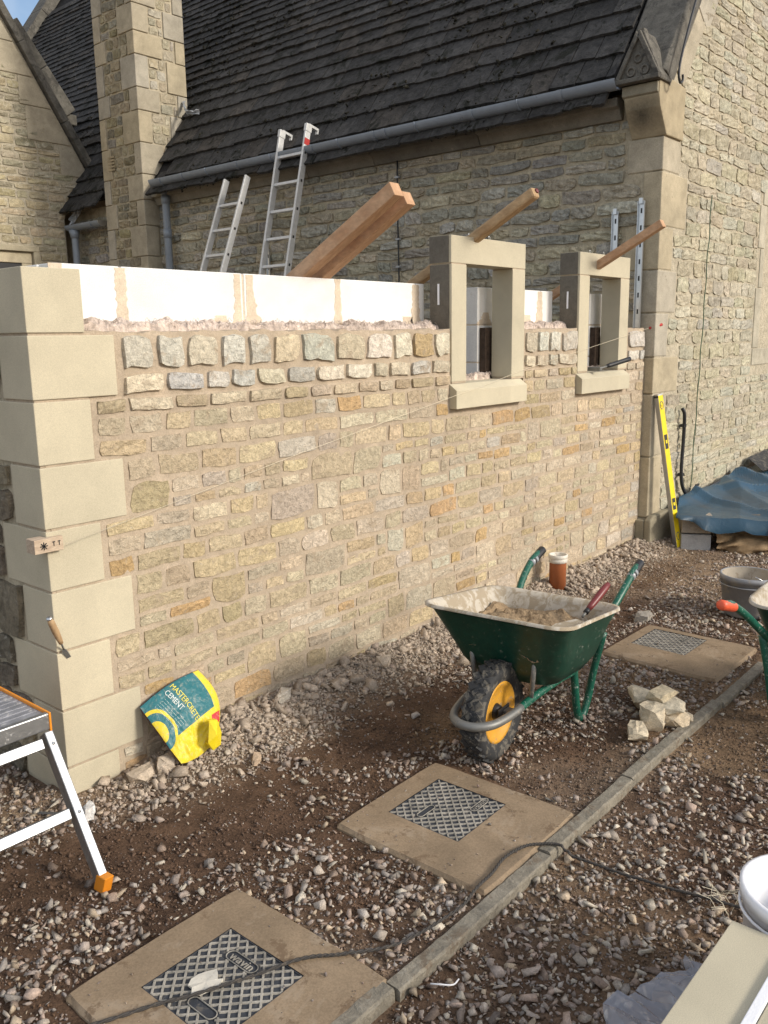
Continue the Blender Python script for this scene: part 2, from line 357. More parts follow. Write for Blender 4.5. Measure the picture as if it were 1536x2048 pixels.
BARE = [(1.33, -.62, .45, .28), (1.9, -.75, .5, .18), (1.0, -.55, .3, .16), (1.354, -.33, .3, .14), (1.34, -1.33, .28, .16), (-.21, -.42, .30, .22), (.30, -.48, .35, .10), (4.15, -.42, 1.1, .3), (2.1, -1.75, .5, .15), (.25, -.72, .25, .12), (3.1, -.62, .9, .14), (1.75, -1.38, .18, .10)]
DENSE = [(.2, -1.02, .2, .2), (-.6, -.85, .3, .16), (1.6, -.12, .9, .14), (.31, -1.75, .4, .12), (.8, -1.8, .3, .14), (1.0, -.85, .2, .12), (1.15, -1.15, .10, .3), (2.35, -1.2, .22, .3), (2.1, -.95, .4, .2), (1.2, -1.9, .4, .3), (-.1, -1.8, .4, .2), (.1, -1.2, .12, .4)]
def dens(x, y):
    n = fbm(x, y, .45, 21, 4); d = .24+.75*sstep(.34, .54, n)
    for cx, cy, rx, ry in DENSE: d = np.maximum(d, .95*sstep(1.3, .6, np.hypot((x-cx)/rx, (y-cy)/ry))*(.55+.6*vn(x, y, .12, 31)))
    for cx, cy, rx, ry in BARE: d = d*(1-.93*sstep(1.25, .6, np.hypot((x-cx)/rx, (y-cy)/ry)+(fbm(x, y, .2, 8, 3)-.5)*.9))
    d = np.maximum(d, .9*sstep(-.40, -.15, y)*(x > -.1)*(y < .1)*(.5+.7*vn(x, y, .15, 3)))
    return np.clip(d, 0, 1)
def ok(x, y, m=0.0):
    k = ~((x > -.02) & (x < 4.85) & (y > -.02) & (y < .5))
    for (cx, cy), _ in SLABS: k &= ~((abs(x-cx) < .295+m) & (abs(y-cy) < .315+m))
    k &= ~((y > KY0-m) & (y < KY1+m) & (x < 3.2))
    k &= ~((x > 4.85) & (y > -.08))
    return k
def build_gravel():
    rng = np.random.default_rng(5); PR = rock_protos(12, 9, 3, .55)+rock_protos(10, 10, 23, .6)+rock_protos(6, 8, 33, .45); PS = rock_protos(8, 7, 4, .7)
    def region(n, seed):
        r = np.random.default_rng(seed); x = r.uniform(-1.3, 7.0, n); y = r.uniform(-3.0, .6, n)
        # only what the place in front of the walls shows
        keep = (y > -2.75-0*x) & ((y < .02) | ((x < .0) & (y < .6)))
        keep &= (x-(-1.47))*.76+(y+2.83)*.65 > .8
        keep &= ~((x > 2.0) & (y < -2.2+(x-2.0)*.25))
        return x[keep], y[keep], r
    x, y, r = region(84000, 11); k = ok(x, y, .008) & (r.uniform(0, 1, len(x)) < dens(x, y)); x, y = x[k], y[k]
    rad = np.clip(r.lognormal(math.log(.0098), .45, len(x)), .004, .028)
    z = gh(x, y)+rad*r.uniform(-.35, .15, len(x)); c = PAL[r.integers(0, len(PAL), len(x))]*np.array((1.10, 1.10, 1.04))*r.uniform(.72, 1.25, (len(x), 1))
    near = sstep(-.5, -.1, y)*(x > 0); c = c*(1-near[:, None]*.6)+np.array((.46, .37, .29))[None]*r.uniform(.8, 1.1, (len(x), 1))*near[:, None]*.6
    scatter('gravel', np.stack([x, y, z], 1), rad, c, PR, M['rock'], 2, 'loose pinkish grey gravel strewn over the brown soil')
    x, y, r = region(150000, 12); k = ok(x, y, .0) & (r.uniform(0, 1, len(x)) < .35+.6*dens(x, y)); x, y = x[k], y[k]
    rad = np.clip(r.lognormal(math.log(.0036), .45, len(x)), .0015, .009); z = gh(x, y)
    c = PAL[r.integers(0, len(PAL), len(x))]*r.uniform(.55, 1.15, (len(x), 1)); br = r.uniform(0, 1, len(x)) < .45; c[br] = np.array((.14, .085, .052))*r.uniform(.7, 1.5, (br.sum(), 1))
    near = sstep(-.5, -.1, y)*(x > 0); c = c*(1-near[:, None]*.6)+np.array((.42, .33, .25))[None]*near[:, None]*.6
    scatter('grit', np.stack([x, y, z], 1), rad, c, PS, M['rock'], 3, 'fine grit and crumbs of soil between the gravel')
    r = np.random.default_rng(44); X_, Y_ = [], []
    for (cx, cy), _ in SLABS:
        n = 420; a = r.uniform(-.29, .29, n); b = r.uniform(-.305, .305, n); e = np.maximum(abs(a)/.29, abs(b)/.305); kk = r.uniform(0, 1, n) < .12+.75*e**10; X_ += list(cx+a[kk]); Y_ += list(cy+b[kk])
    X_, Y_ = np.array(X_), np.array(Y_); rad = np.clip(r.lognormal(math.log(.003), .55, len(X_)), .0012, .011); c = PAL[r.integers(0, len(PAL), len(X_))]*r.uniform(.5, 1.2, (len(X_), 1))
    scatter('spilled_grit', np.stack([X_, Y_, np.full(len(X_), .0225)], 1), rad, c, PS, M['rock'], 8, 'crumbs of grit spilled over the drain slabs')
    x, y, r = region(120000, 15); k = ok(x, y, .0) & (fbm(x, y, .25, 91, 3) > .42); x, y = x[k], y[k]
    rad = np.clip(r.lognormal(math.log(.0055), .45, len(x)), .002, .014); c = soilcol(x, y)*r.uniform(.7, 1.35, (len(x), 1))
    scatter('soil_clods', np.stack([x, y, gh(x, y)-rad*.2], 1), rad, c, PS, M['rock'], 7, 'small clods of brown soil')
    x, y, r = region(10, 1); r = np.random.default_rng(19); x = r.uniform(.15, 4.9, 30000); y = -.02-np.abs(r.normal(0, .16, 30000)); k = ok(x, y, .0) & (r.uniform(0, 1, 30000) < .35+.65*(fbm(x, y, .3, 13, 3) > .47)); x, y = x[k], y[k]
    rad = np.clip(r.lognormal(math.log(.0058), .5, len(x)), .002, .016); c = np.array((.46, .385, .305))*r.uniform(.7, 1.15, (len(x), 1))
    scatter('bank_chippings', np.stack([x, y, gh(x, y)-rad*.1], 1), rad, c, PS, M['rock'], 17, 'pale dusty chippings banked against the wall foot')
    # rubble lumps along the foot of the wall
    r = np.random.default_rng(9); x = r.uniform(.12, 4.9, 1300); y = -.02-np.abs(r.normal(0, .15, 1300)); k = ok(x, y, .02) & (y > -.5); x, y = x[k], y[k]
    rad = np.clip(r.lognormal(math.log(.016), .5, len(x)), .006, .045); z = gh(x, y); c = np.array((.47, .385, .30))*r.uniform(.75, 1.15, (len(x), 1))
    scatter('rubble', np.stack([x, y, z], 1), rad, c, PR, M['rock'], 4, 'pale mortar and stone rubble heaped along the foot of the wall')
build_gravel()

# ------------------------------------------------------------------ walling
def stone_geo(rng, w, h, depth, proud, rough, nu=5, nv=4, rnd=.55, back=.03):
    """irregular face block in local (u,v,d), d outwards; returns verts, faces"""
    iu = 1-min(.14, .009/w); iv = 1-min(.2, .009/h)
    us = [-1, -iu]+[-iu+2*iu*(i+1)/(nu-1) for i in range(nu-2)]+[iu, 1]; vs = [-1, -iv]+[-iv+2*iv*(i+1)/(nv-1) for i in range(nv-2)]+[iv, 1]
    V = []; F = []; nU, nV = len(us), len(vs)
    t1, t2 = rng.uniform(-1, 1)*.25*proud, rng.uniform(-1, 1)*.25*proud; jx = [rng.uniform(-1, 1) for _ in range(4)]
    ph = [rng.uniform(0, 6.28) for _ in range(4)]; ch = {(p, q): rng.random()**1.5*rnd for p in (-1, 1) for q in (-1, 1)}
    asp = h/w; amp = min(w, h)
    for j, b in enumerate(vs):
        for i, a in enumerate(us):
            e = max(abs(a), abs(b)); k = (abs(a)*abs(b))**4; cc = ch[(1 if a > 0 else -1, 1 if b > 0 else -1)]
            cx = a*(1-k*cc*.42*min(1, asp*1.3)); cy = b*(1-k*cc*.5)
            wob = rough*e
            cx += wob*(.045*math.sin(2.3*b+ph[0])*min(1, asp*1.5)+rng.uniform(-1, 1)*.028*min(1, asp*1.6)); cy += wob*(.07*math.sin(2.8*a+ph[1])+rng.uniform(-1, 1)*.055)
            cx += jx[0]*.05*b*rough*asp; cy += jx[1]*.08*a*rough
            edge = (i in (0, nU-1)) or (j in (0, nV-1))
            d = -back if edge else proud*(.72 if (i in (1, nU-2) or j in (1, nV-2)) else 1)+t1*a+t2*b+rng.uniform(-1, 1)*rough*depth
            V.append((cx*w/2, cy*h/2, d))
    for j in range(nV-1):
        for i in range(nU-1): F.append((j*nU+i, j*nU+i+1, (j+1)*nU+i+1, (j+1)*nU+i))
    return V, F
def put_stones(rects, frame, parent, mat, name, small_name, nparts, palette, seed, depth=.006, proud=.012, rough=1, score=None, style=None, nu=5, nv=4, rnd=.55, label_small=None, smooth=False, spread=.14):
    """rects: (u0,v0,u1,v1[,kind]); frame(u,v,d)->world"""
    rng = random.Random(seed); rest = G(); order = sorted(range(len(rects)), key=lambda i: -score(rects[i])) if score else list(range(len(rects)))
    rank = {i: k for k, i in enumerate(order)}; nrest = 0
    for i, r in enumerate(rects):
        u0, v0, u1, v1 = r[:4]; k = r[4] if len(r) > 4 else None
        pr, ro, pal, rn = proud, rough, palette, rnd
        if style: pr, ro, pal, rn = style(r, pr, ro, pal, rn)
        c = rng.choice(pal); s = rng.uniform(1-spread, 1+spread); c = (c[0]*s, c[1]*s*rng.uniform(.97, 1.03), c[2]*s*rng.uniform(.93, 1.03))
        V, F = stone_geo(rng, u1-u0, v1-v0, depth, pr, ro, nu, nv, rn)
        W = [frame((u0+u1)/2+a, (v0+v1)/2+b, d) for a, b, d in V]
        if rank[i] < nparts: G().add(W, F, c, 0, smooth).obj(name, mat, parent)
        else: rest.add(W, F, c, 0, smooth); nrest += 1
    if nrest: tag(rest.obj(small_name, mat, parent), label_small, kind='stuff')
def courses(v0, v1, hs, rng):
    out = [v0]
    while out[-1] < v1-.03: out.append(min(v1, out[-1]+rng.choice(hs)))
    if out[-1]-out[-2] < .035: out.pop(-2)
    return out
def row(rects, rng, u0, u1, v0, v1, wl, j=.012, kind=None):
    u = u0
    while u < u1-.025:
        w = rng.uniform(*wl); e = u+w
        if u1-e < wl[0]*.6: e = u1
        rects.append((u+j/2, v0+j/2, min(e, u1)-j/2, v1-j/2, kind)); u = e
def band(rects, rng, u0, u1, v0, v1, j=.012, tall=.33, wl=(.09, .2), wt=(.13, .27)):
    u = u0
    while u < u1-.02:
        if rng.random() < tall:
            e = u+rng.uniform(*wt)
            if u1-e < .07: e = u1
            rects.append((u+j/2, v0+j/2, e-j/2, v1-j/2, 'tall')); u = e
        else:
            e = min(u1, u+rng.uniform(.25, .6)); e = u1 if u1-e < .08 else e
            m = v0+(v1-v0)*rng.uniform(.42, .6)
            row(rects, rng, u, e, v0, m, wl, j); row(rects, rng, u, e, m, v1, wl, j); u = e

HONEY = [(.57, .46, .31), (.55, .43, .27), (.57, .48, .35), (.56, .46, .32), (.55, .45, .30), (.56, .48, .36), (.53, .43, .30), (.58, .50, .37), (.54, .44, .29), (.56, .47, .34), (.52, .45, .35), (.55, .47, .36), (.57, .49, .36), (.58, .51, .40), (.52, .48, .40), (.57, .47, .32), (.53, .37, .20), (.55, .45, .32), (.56, .48, .36), (.54, .43, .28), (.55, .46, .34)]
PALE = [(.66, .59, .46), (.67, .60, .48), (.68, .62, .50), (.62, .58, .50), (.70, .61, .45), (.64, .56, .42), (.60, .58, .53), (.56, .43, .24)]
H0 = 1.90; QP = .225
def near_score(frame):
    cl = Vector(CAMLOC)
    return lambda r: (r[2]-r[0])*(r[3]-r[1])/((Vector(frame((r[0]+r[2])/2, (r[1]+r[3])/2, 0))-cl).length_squared)

def front_wall():
    t = thing('stone_wall', 'new honey coloured stone wall with pale quoins and two window openings, half built', 'wall', (0, 0, 0))
    rng = random.Random(4); rects = []
    wins = [(2.372, 3.125, 2.387, 3.124), (3.785, 4.53, 3.80, 4.532)]
    def qedge(v):   # right edge of quoin at height v
        k = int((H0-v)/QP); return .214 if k % 2 == 0 else .326
    def spans(v0, v1):
        a = max(qedge(v0+.01), qedge(v1-.01))+.012; out = []; lo = a
        for s0, s1, j0, j1 in wins:
            if v1 > 1.255: out.append((lo, j0-.006 if v0 > 1.33 else s0-.008)); lo = j1+.008 if v0 > 1.33 else s1+.01
        out.append((lo, 4.838)); return out
    # top courses
    for (a, b) in spans(1.555, 1.675): row(rects, rng, a+.01, b, 1.541, 1.682, (.13, .23), .021, 'top')
    for (a, b) in spans(1.455, 1.53): row(rects, rng, a+.01, b, 1.452, 1.540, (.11, .21), .018, 'top')
    for (a, b) in spans(1.37, 1.45): row(rects, rng, a, b, 1.385, 1.452, (.10, .22), .015, 'mid')
    for (a, b) in spans(1.26, 1.37): row(rects, rng, a, b, 1.303, 1.388, (.11, .23), .013); row(rects, rng, a, b, 1.225, 1.303, (.13, .27), .013)
    z = 1.225; rest = [1.225]
    lv = [1.262, 1.225+.0]
    
    for k in range(3, 9):
        top = H0-QP*k+.0; bot = top-QP
        if k == 8: bot = -.02
        hh = top-bot; pat = rng.choice([0, 1, 2]) if k != 3 else 1
        if hh < .12: cuts = [bot, top]
        elif pat == 0: cuts = [bot, bot+hh*.36, top]
        elif pat == 1: cuts = [bot, bot+hh*.58, top]
        else: cuts = [bot, bot+hh*.45, top]
        for v0, v1 in zip(cuts[:-1], cuts[1:]):
            for (a, b) in spans(v0, v1):
                if v1-v0 > .118: band(rects, rng, a, b, v0, v1, .0125, .5, (.10, .23), (.13, .29))
                else: row(rects, rng, a, b, v0, v1, (.11, .26), .0125)
    fr = lambda u, v, d: (u, -d, v)
    def style(r, pr, ro, pal, rn):
        if r[4] == 'top': return .008, 1.2, PALE, .7
        if r[4] == 'mid': return .010, 1, HONEY, .8
        return pr*rng.uniform(.5, 1.3), 1.15, HONEY, .6
    put_stones(rects, fr, t, M['newstone'], 'stone', 'small_stones', 300, HONEY, 8, .0020, .0034, 1.15, near_score(fr), style, nu=6, nv=4, label_small='smaller facing stones of the same wall')
    # mortar core with a gently uneven face (grid) in three heights
    g = G()
    def core(x0, x1, z0, z1, nx, nz, yb=.095, y0=.0015, amp=.0035, tops=0):
        xs = np.linspace(x0, x1, nx); zs = np.linspace(z0, z1, nz); V = []
        for zz in zs:
            for xx in xs:
                V.append((xx, y0-amp*(float(fbm(xx, zz, .05, 5, 3))-.5)*2+(.006 if zz > 1.44 else 0), zz+(tops*(float(fbm(xx, 3.3, .05, 6, 3))-.5) if zz == zs[-1] else 0)))
        F = [(j*nx+i, j*nx+i+1, (j+1)*nx+i+1, (j+1)*nx+i) for j in range(nz-1) for i in range(nx-1)]
        n = len(V); V += [(xx, yb, V[(nz-1)*nx+i][2]) for i, xx in enumerate(xs)]; F += [((nz-1)*nx+i, (nz-1)*nx+i+1, n+i+1, n+i) for i in range(nx-1)]
        m = len(V); V += [(x0, yb, z0), (x1, yb, z0)]; F += [(m, m+1, n+nx-1, n)]
        F += [tuple([j*nx for j in range(nz)][::-1]+[m, n]), tuple([j*nx+nx-1 for j in range(nz)]+[n+nx-1, m+1])]
        g.add(V, F, (1, 1, 1), 0, False)
    core(.02, 4.845, -.25, 1.262, 400, 110)
    for a, b in ((.02, 2.385), (3.127, 3.798), (4.535, 4.845)): core(a, b, 1.262, 1.688, int((b-a)*110)+3, 40, tops=.02)
    g.obj('mortar', M['mortar'], t)
    # quoins
    for k in range(9):
        z1 = H0-QP*k; z0 = z1-QP+.009; fx, sy = (.21, .312) if k % 2 == 0 else (.324, .205)
        if k == 8: z0 = -.2
        q = G().box(-.004, fx, -.004, sy, z0, z1, (1, 1, 1)); q.obj('quoin_block', M['cast'], t, bevel=.003)
        if k: pass
        G().box(.003, min(fx, .21)-.003, .003, min(sy, .2), z1, z1+.009).obj('bed_joint', M['castback'] if False else M['mortar'], t) if k else None
    # raised footing ledge low in the wall
    G().box(.33, 4.84, -.018, .0, -.2, .07, (.44, .36, .26)).obj('footing', M['newstone'], t, bevel=.006)
    return t
front_wall()

def return_wall():
    t = thing('return_wall', 'shaded side wall of dark rubble behind the pale corner quoins', 'wall', (0, .2, 0))
    rng = random.Random(14); rects = []
    for k in range(1, 9):
        z1 = H0-QP*k; z0 = max(-.05, z1-QP); e = .325 if k % 2 == 0 else .218
        band(rects, rng, e, 3.0, z0, z1, .014, .3)
    fr = lambda u, v, d: (-d, u, v)
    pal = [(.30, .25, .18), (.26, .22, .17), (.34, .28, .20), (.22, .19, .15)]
    put_stones(rects, fr, t, M['oldstone'], 'stone', 'small_stones', 60, pal, 9, .006, .018, 1.1, near_score(fr), label_small='smaller stones of the side wall')
    G().box(.004, .095, .2, 3.0, -.25, 1.675).obj('mortar', M['oldmortar'], t)
return_wall()

def inner_leaf():
    t = thing('block_wall', 'white aerated block inner leaf standing behind the new stone wall', 'wall', (.22, .2, 0))
    T = 1.936; BH = .215
    def run(x0, x1, starts, z1, n, y0=.2, first=True):
        for r in range(n):
            zt = z1-r*(BH+.008); xs = [x0]+[s+(.30 if r % 2 else 0) for s in starts if x0 < s+(.30 if r % 2 else 0) < x1-.05]+[x1]
            for a, b in zip(xs[:-1], xs[1:]):
                G().box(a+(.005 if a > x0 else 0), b-(.005 if b < x1 else 0), y0, y0+.1, zt-BH, zt).obj('aerated_block', M['block'], t, bevel=.004)
            for s in xs[1:-1]:
                G().box(s-.0055, s+.0055, y0+.003, y0+.097, zt-BH, zt-.004).obj('mortar_joint', M['joint'], t)
            if r: G().box(x0+.003, x1-.003, y0+.003, y0+.097, zt-.0005, zt+.0085).obj('bed_joint', M['joint'], t)
    run(.222, 2.408, [.503, 1.117, 1.721, 2.335], T, 8)
    run(2.925, 3.805, [3.648], T, 8); run(4.33, 4.84, [], T, 8)
    # below the sills
    for a, b in ((2.408, 2.925), (3.805, 4.33)): G().box(a+.002, b-.002, .2, .3, -.1, 1.30).obj('aerated_block', M['block'], t, bevel=.004)
    # return along the side wall
    y = .305
    for L in (.61, .61, .61, .61, .4):
        for r in range(8): G().box(.222, .322, y+.005, y+L-.005, T-r*(BH+.008)-BH, T-r*(BH+.008)).obj('aerated_block', M['block'], t, bevel=.004)
        y += L
    # flat buttered smears of adhesive over the joints, slightly proud
    rng = random.Random(3)
    def smear(cx, w, z0, z1, skew=0, bulge=0):
        n = 16; pts = []
        for i in range(n+1):
            z = z0+(z1-z0)*i/n; ww = w*(.8+.45*rng.random())*(1+bulge*(1-i/n)**2*1.5); pts.append((cx-ww*(.55+skew), z, ww))
        poly = [(p[0], p[1]) for p in pts]+[(p[0]+p[2], p[1]) for p in pts[::-1]]
        G().prism(poly, lambda a, b: (a, .1985, b), lambda a, b: (a, .2015, b)).obj('mortar_smear', M['joint'], t)
    smear(.503, .045, 1.722, 1.93, 0, .1); smear(1.095, .030, 1.722, 1.932, .3, .4); smear(1.14, .035, 1.722, 1.932, -.4, .9)
    smear(1.721, .035, 1.722, 1.935, .0, .3); smear(2.335, .05, 1.722, 1.93, 0, .5); smear(3.648, .05, 1.722, 1.93, .1, .8)
    smear(.235, .05, 1.722, 1.935); smear(3.02, .06, 1.722, 1.79, .1, 1.2); smear(1.0, .06, 1.722, 1.755, .2, .5); smear(3.50, .09, 1.722, 1.78, .2, .5); smear(2.25, .05, 1.722, 1.76)
    smear(2.44-.15, .03, 1.722, 1.76)
inner_leaf()

def wool():
    rng = np.random.default_rng(4); g = G()
    def strip(x0, x1, zc, hgt, y0=.09, y1=.205, seed=1):
        nx = int((x1-x0)/.008); ny = 12; V = []
        for j in range(ny):
            b = j/(ny-1)
            for i in range(nx):
                x = x0+(x1-x0)*i/(nx-1); y = y0+(y1-y0)*b
                z = zc+hgt*math.sin(math.pi*min(1, b*.9+.1))**.5*(.35+1.3*float(fbm(x, y, .05, seed, 4)))+rng.uniform(-1, 1)*.004
                y += (float(fbm(x, 7.1, .03, seed+5, 3))-.5)*.05*(1-b)-.03*(b < .4)*float(fbm(x, 2.2, .08, seed+8, 2))
                if j == 0: z -= .03
                V.append((x, y, z))
        g.add(V, [(j*nx+i, j*nx+i+1, (j+1)*nx+i+1, (j+1)*nx+i) for j in range(ny-1) for i in range(nx-1)], (1, 1, 1), 0, False)
        for k in range(int((x1-x0)*420)):   # loose fibres
            x = rng.uniform(x0, x1); y = rng.uniform(y0-.02, y1-.03); z = zc+hgt*rng.uniform(.4, 1.1); a = rng.uniform(0, 6.28); L = rng.uniform(.012, .035)
            g.tube([(x, y, z), (x+math.cos(a)*L*.5, y+math.sin(a)*L*.4, z+rng.uniform(-.2, .6)*L), (x+math.cos(a)*L, y+math.sin(a)*L*.6, z-rng.uniform(.0, .5)*L)], .0011, 3, caps=False)
    strip(.21, 2.38, 1.672, .052, seed=1); strip(3.13, 3.79, 1.672, .055, seed=2); strip(2.54, 2.97, 1.395, .035, .14, .21, 3); strip(3.96, 4.38, 1.395, .03, .14, .21, 5)
    o = g.obj('insulation_wool', M['wool'], None); tag(o, 'pinkish mineral wool insulation stuffed along the cavity on top of the stone wall', kind='stuff')
wool()

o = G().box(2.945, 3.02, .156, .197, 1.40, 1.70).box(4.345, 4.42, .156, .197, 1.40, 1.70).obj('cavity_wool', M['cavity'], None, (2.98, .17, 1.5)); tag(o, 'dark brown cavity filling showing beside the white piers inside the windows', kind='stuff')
def window_surround(x0, x1, label, plug=True):
    t = thing('window_surround', label, 'window frame', (x0, 0, 1.26), group='cast stone window surrounds in the new wall')
    D = .140; yf = -.004; w = .137
    G().box(x0-.004, x1+.001, yf, D, 2.036, 2.178).obj('lintel', M['cast'], t, bevel=.003)
    for a, b in ((x0, x0+w), (x1-w, x1)):
        G().box(a, b, yf, D, 1.408, 2.030).obj('jamb', M['cast'], t, bevel=.003)
        G().box(a+.003, b-.003, yf+.003, D-.003, 2.030, 2.036).obj('mortar_joint', M['mortar'], t)
        G().box(a+.003, b-.003, yf+.002, D-.003, 1.398, 1.408).obj('mortar_joint', M['mortar'], t)
    # rough outer end faces, a dark skin 2 mm proud
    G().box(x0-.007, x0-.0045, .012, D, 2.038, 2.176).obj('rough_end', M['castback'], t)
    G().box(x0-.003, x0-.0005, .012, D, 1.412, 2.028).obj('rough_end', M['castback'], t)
    G().box(x0-.006, x0-.0035, .075, .087, 1.82, 1.93).obj('white_tie', M['white'], t)
    # sill: weathered top
    s0, s1 = x0-.014, x1-.03
    poly = [(-.048, 1.262), (-.048, 1.362), (.0, 1.396), (D, 1.398), (D, 1.262)]
    G().prism(poly, lambda a, b: (s0, a, b), lambda a, b: (s1, a, b)).obj('sill', M['cast'], t, bevel=.003)
    for k in (.35, .62):
        x = x0+(x1-x0)*k
        G().tube(spline([(x, .06, 2.176), (x-.015, .06, 2.205), (x+.01, .065, 2.20), (x+.012, .07, 2.18)], 4), .0018, 5).obj('wire_tie', M['galv'], t)
window_surround(2.387, 3.124, 'cream stone window surround nearer the pale quoins, with an empty sill')
window_surround(3.797, 4.529, 'cream stone window surround next to the old church, brick hammer on its sill')

# string line with its corner block and red pin
g = G().tube([(.05, -.034, .951), (1.2, -.024, 1.145), (2.373, -.052, 1.34), (2.6, -.05, 1.372), (3.12, -.02, 1.452), (4.2, -.02, 1.60), (4.87, -.024, 1.694)], .0011, 5)
tag(g.obj('string_line', M['string'], None), 'pale builders string line stretched across the face of the new wall', 'string')
t = thing('corner_block', 'small wooden line block clipped over the corner quoin', 'wood block', (0, -.03, .96))
G().box(-.062, .045, -.030, -.008, .935, .985).obj('block_body', M['blockwood'], t, bevel=.002)
G().box(-.062, -.008, -.008, .028, .935, .985).obj('block_heel', M['blockwood'], t, bevel=.002)
g = G()
for a in range(4):
    g.obox((-.028, -.031, .960), Vector((math.cos(a*.785), 0, math.sin(a*.785)))*.014, (0, .0012, 0), Vector((-math.sin(a*.785), 0, math.cos(a*.785)))*.0016)
for dx in (0, .02): g.box(.004+dx, .014+dx, -.0318, -.030, .968, .971); g.box(.008+dx, .0105+dx, -.0318, -.030, .955, .968)
g.obj('stamped_mark', M['black'], t)
g = G().tube([(4.84, -.03, 1.69), (4.95, -.075, 1.715)], [.010, .011], 10); o = g.obj('line_pin', M['red'], None, (4.84, -.03, 1.69)); tag(o, 'short red peg poking from the end of the new wall at the church corner', 'peg')
G().lathe([(0.001, 0), (.011, 0), (.011, .003), (.001, .003)], (4.951, -.0755, 1.7155), 12, (.11, -.045, .025)).obj('pin_cap', M['palewood'], o)
o.data.materials[0] = M['red']

# jointing tool stuck at the corner
t = thing('pointing_tool', 'small trowel with worn wooden handle stuck in the corner quoin joint', 'trowel', (-.03, -.05, .70))
d0 = Vector((-.045, -.055, .705)); d1 = Vector((.0, -.034, .60)); d2 = Vector((.02, -.012, .565))
G().tube([d0, d0.lerp(d1, .15), d0.lerp(d1, .5), d0.lerp(d1, .85), d1], [.009, .012, .0125, .010, .008], 10).obj('handle', M['polewood'], t)
G().tube([d0-(d1-d0)*.06, d0], [.010, .0095], 10).obj('end_cap', M['galv'], t)
G().tube([d1, d1.lerp(d2, .5), d2], [.004, .004, .004], 6).obj('shank', M['steelpole'], t)
G().obox(d2+Vector((.008, .0, -.018)), (.010, .004, -.018), (.001, .001, .001), (.006, -.004, .003)).obj('blade', M['steelpole'], t)

# brick hammer on the second sill
t = thing('brick_hammer', 'black handled brick hammer lying on the sill of the window near the church', 'hammer', (4.10, -.02, 1.41))
a = Vector((4.02, -.02, 1.412)); b = Vector((4.40, -.085, 1.475)); dv = (b-a).normalized()
G().tube([a, a.lerp(b, .35)], [.007, .007], 8).obj('shaft', M['steelpole'], t)
G().tube([a.lerp(b, .33), a.lerp(b, .4), a.lerp(b, .9), b], [.012, .0155, .0165, .0175], 12).obj('grip', M['black'], t)
G().obox(a+Vector((-.01, .0, .008)), dv*.013, (.004, .05, .0), (0, -.001, .013)).obj('head', M['steelpole'], t, bevel=.003)

# ------------------------------------------------------------------ timbers
def beam(name, label, p0, p1, w, h, mat, cat='timber', group=None, end=None):
    p0, p1 = Vector(p0), Vector(p1); d = (p1-p0); L = d.length; d.normalize(); u = Vector((1, 0, 0)); u = (u-d*u.dot(d)).normalized(); v = d.cross(u)
    g = G().obox(p0.lerp(p1, .5), d*L/2, u*w/2, v*h/2); o = g.obj(name, mat, None, p0, bevel=.003); tag(o, label, cat, group); return o
beam('timber_prop', 'long squared reddish timber resting on the white blocks, upper one of the pair', (1.545, -.33, 2.275), (1.545, 3.9, .04), .062, .064, M['wood'])
beam('timber_prop', 'long squared timber lying tucked just behind and below its twin on the white blocks', (1.645, -.315, 2.25), (1.645, 3.85, .02), .06, .064, M['wood'])
p0, p1 = Vector((2.62, -.37, 2.375)), Vector((2.62, 4.1, .06))
o = beam('timber_pole', 'long pale squared timber leaning over the lintel of the window nearer the quoins', p0, p1, .062, .058, M['polewood']); o.modifiers['bevel'].width = .014
G().lathe([(.001, 0), (.012, .0), (.014, -.004), (.001, -.004)], p0+(p0-p1).normalized()*.0045+Vector((.008, 0, .006)), 10, p0-p1).obj('end_knot', M['darkred'], o)
beam('timber_batten', 'slim square timber leaning over the lintel of the window beside the church', (4.05, -.44, 2.335), (4.05, 3.9, .05), .055, .05, M['wood'])

# ------------------------------------------------------------------ ladders
def ladder(label, yR, yL, top, bot, zb, hooks):
    t = thing('ladder', label, 'ladder', (bot[0], (yR+yL)/2, zb), group='aluminium ladders leaning on the church wall')
    tp = Vector((top[0], 0, top[1])); dn = Vector((bot[0]-top[0], 0, bot[1]-top[1])).normalized(); L = (tp.z-zb)/-dn.z; nrm = Vector((dn.z, 0, -dn.x))
    for y in (yR, yL):
        s = G(); c = tp+dn*L/2+Vector((0, y, 0)); s.obox(c, dn*L/2, nrm*.032, (0, .012, 0)); s.obj('stile', M['ladderalu'], t, bevel=.003)
        if hooks:
            h = G(); q = tp+Vector((0, y, 0)); h.obox(q-dn*.01, dn*.035, nrm*.036, (0, .017, 0)); h.obox(q-dn*.04-nrm*.06, dn*.012, nrm*.06, (0, .016, 0)); h.obox(q-dn*.025-nrm*.12, dn*.026, nrm*.006, (0, .016, 0)); h.obj('top_hook', M['ladderalu'], t, bevel=.002)
    k = .28-.06*hooks
    while k < L-.1:
        c = tp+dn*k+Vector((0, (yR+yL)/2, 0)); G().obox(c, dn*.014, nrm*.014, (0, abs(yL-yR)/2-.01, 0)).obj('rung', M['ladderalu'], t, bevel=.004)
        G().obox(c+Vector((0, -abs(yL-yR)/2-.0125, 0)), dn*.012, nrm*.010, (0, .0015, 0)).obj('rung_end', M['black'], t)
        k += .265
    if hooks: G().obox(tp+dn*.12+Vector((0, yR-.013, 0)), dn*.03, nrm*.033, (0, .001, 0)).obj('red_sticker', M['red'], t)
ladder('shorter aluminium ladder ending below the gutter nearest the chimney', 3.98, 4.30, (4.46, 3.215), (4.12, 2.36), -.0, 0)
ladder('taller aluminium ladder with two hooks rising above the gutter', 3.33, 3.69, (4.66, 3.575), (4.35, 2.335), -.0, 1)

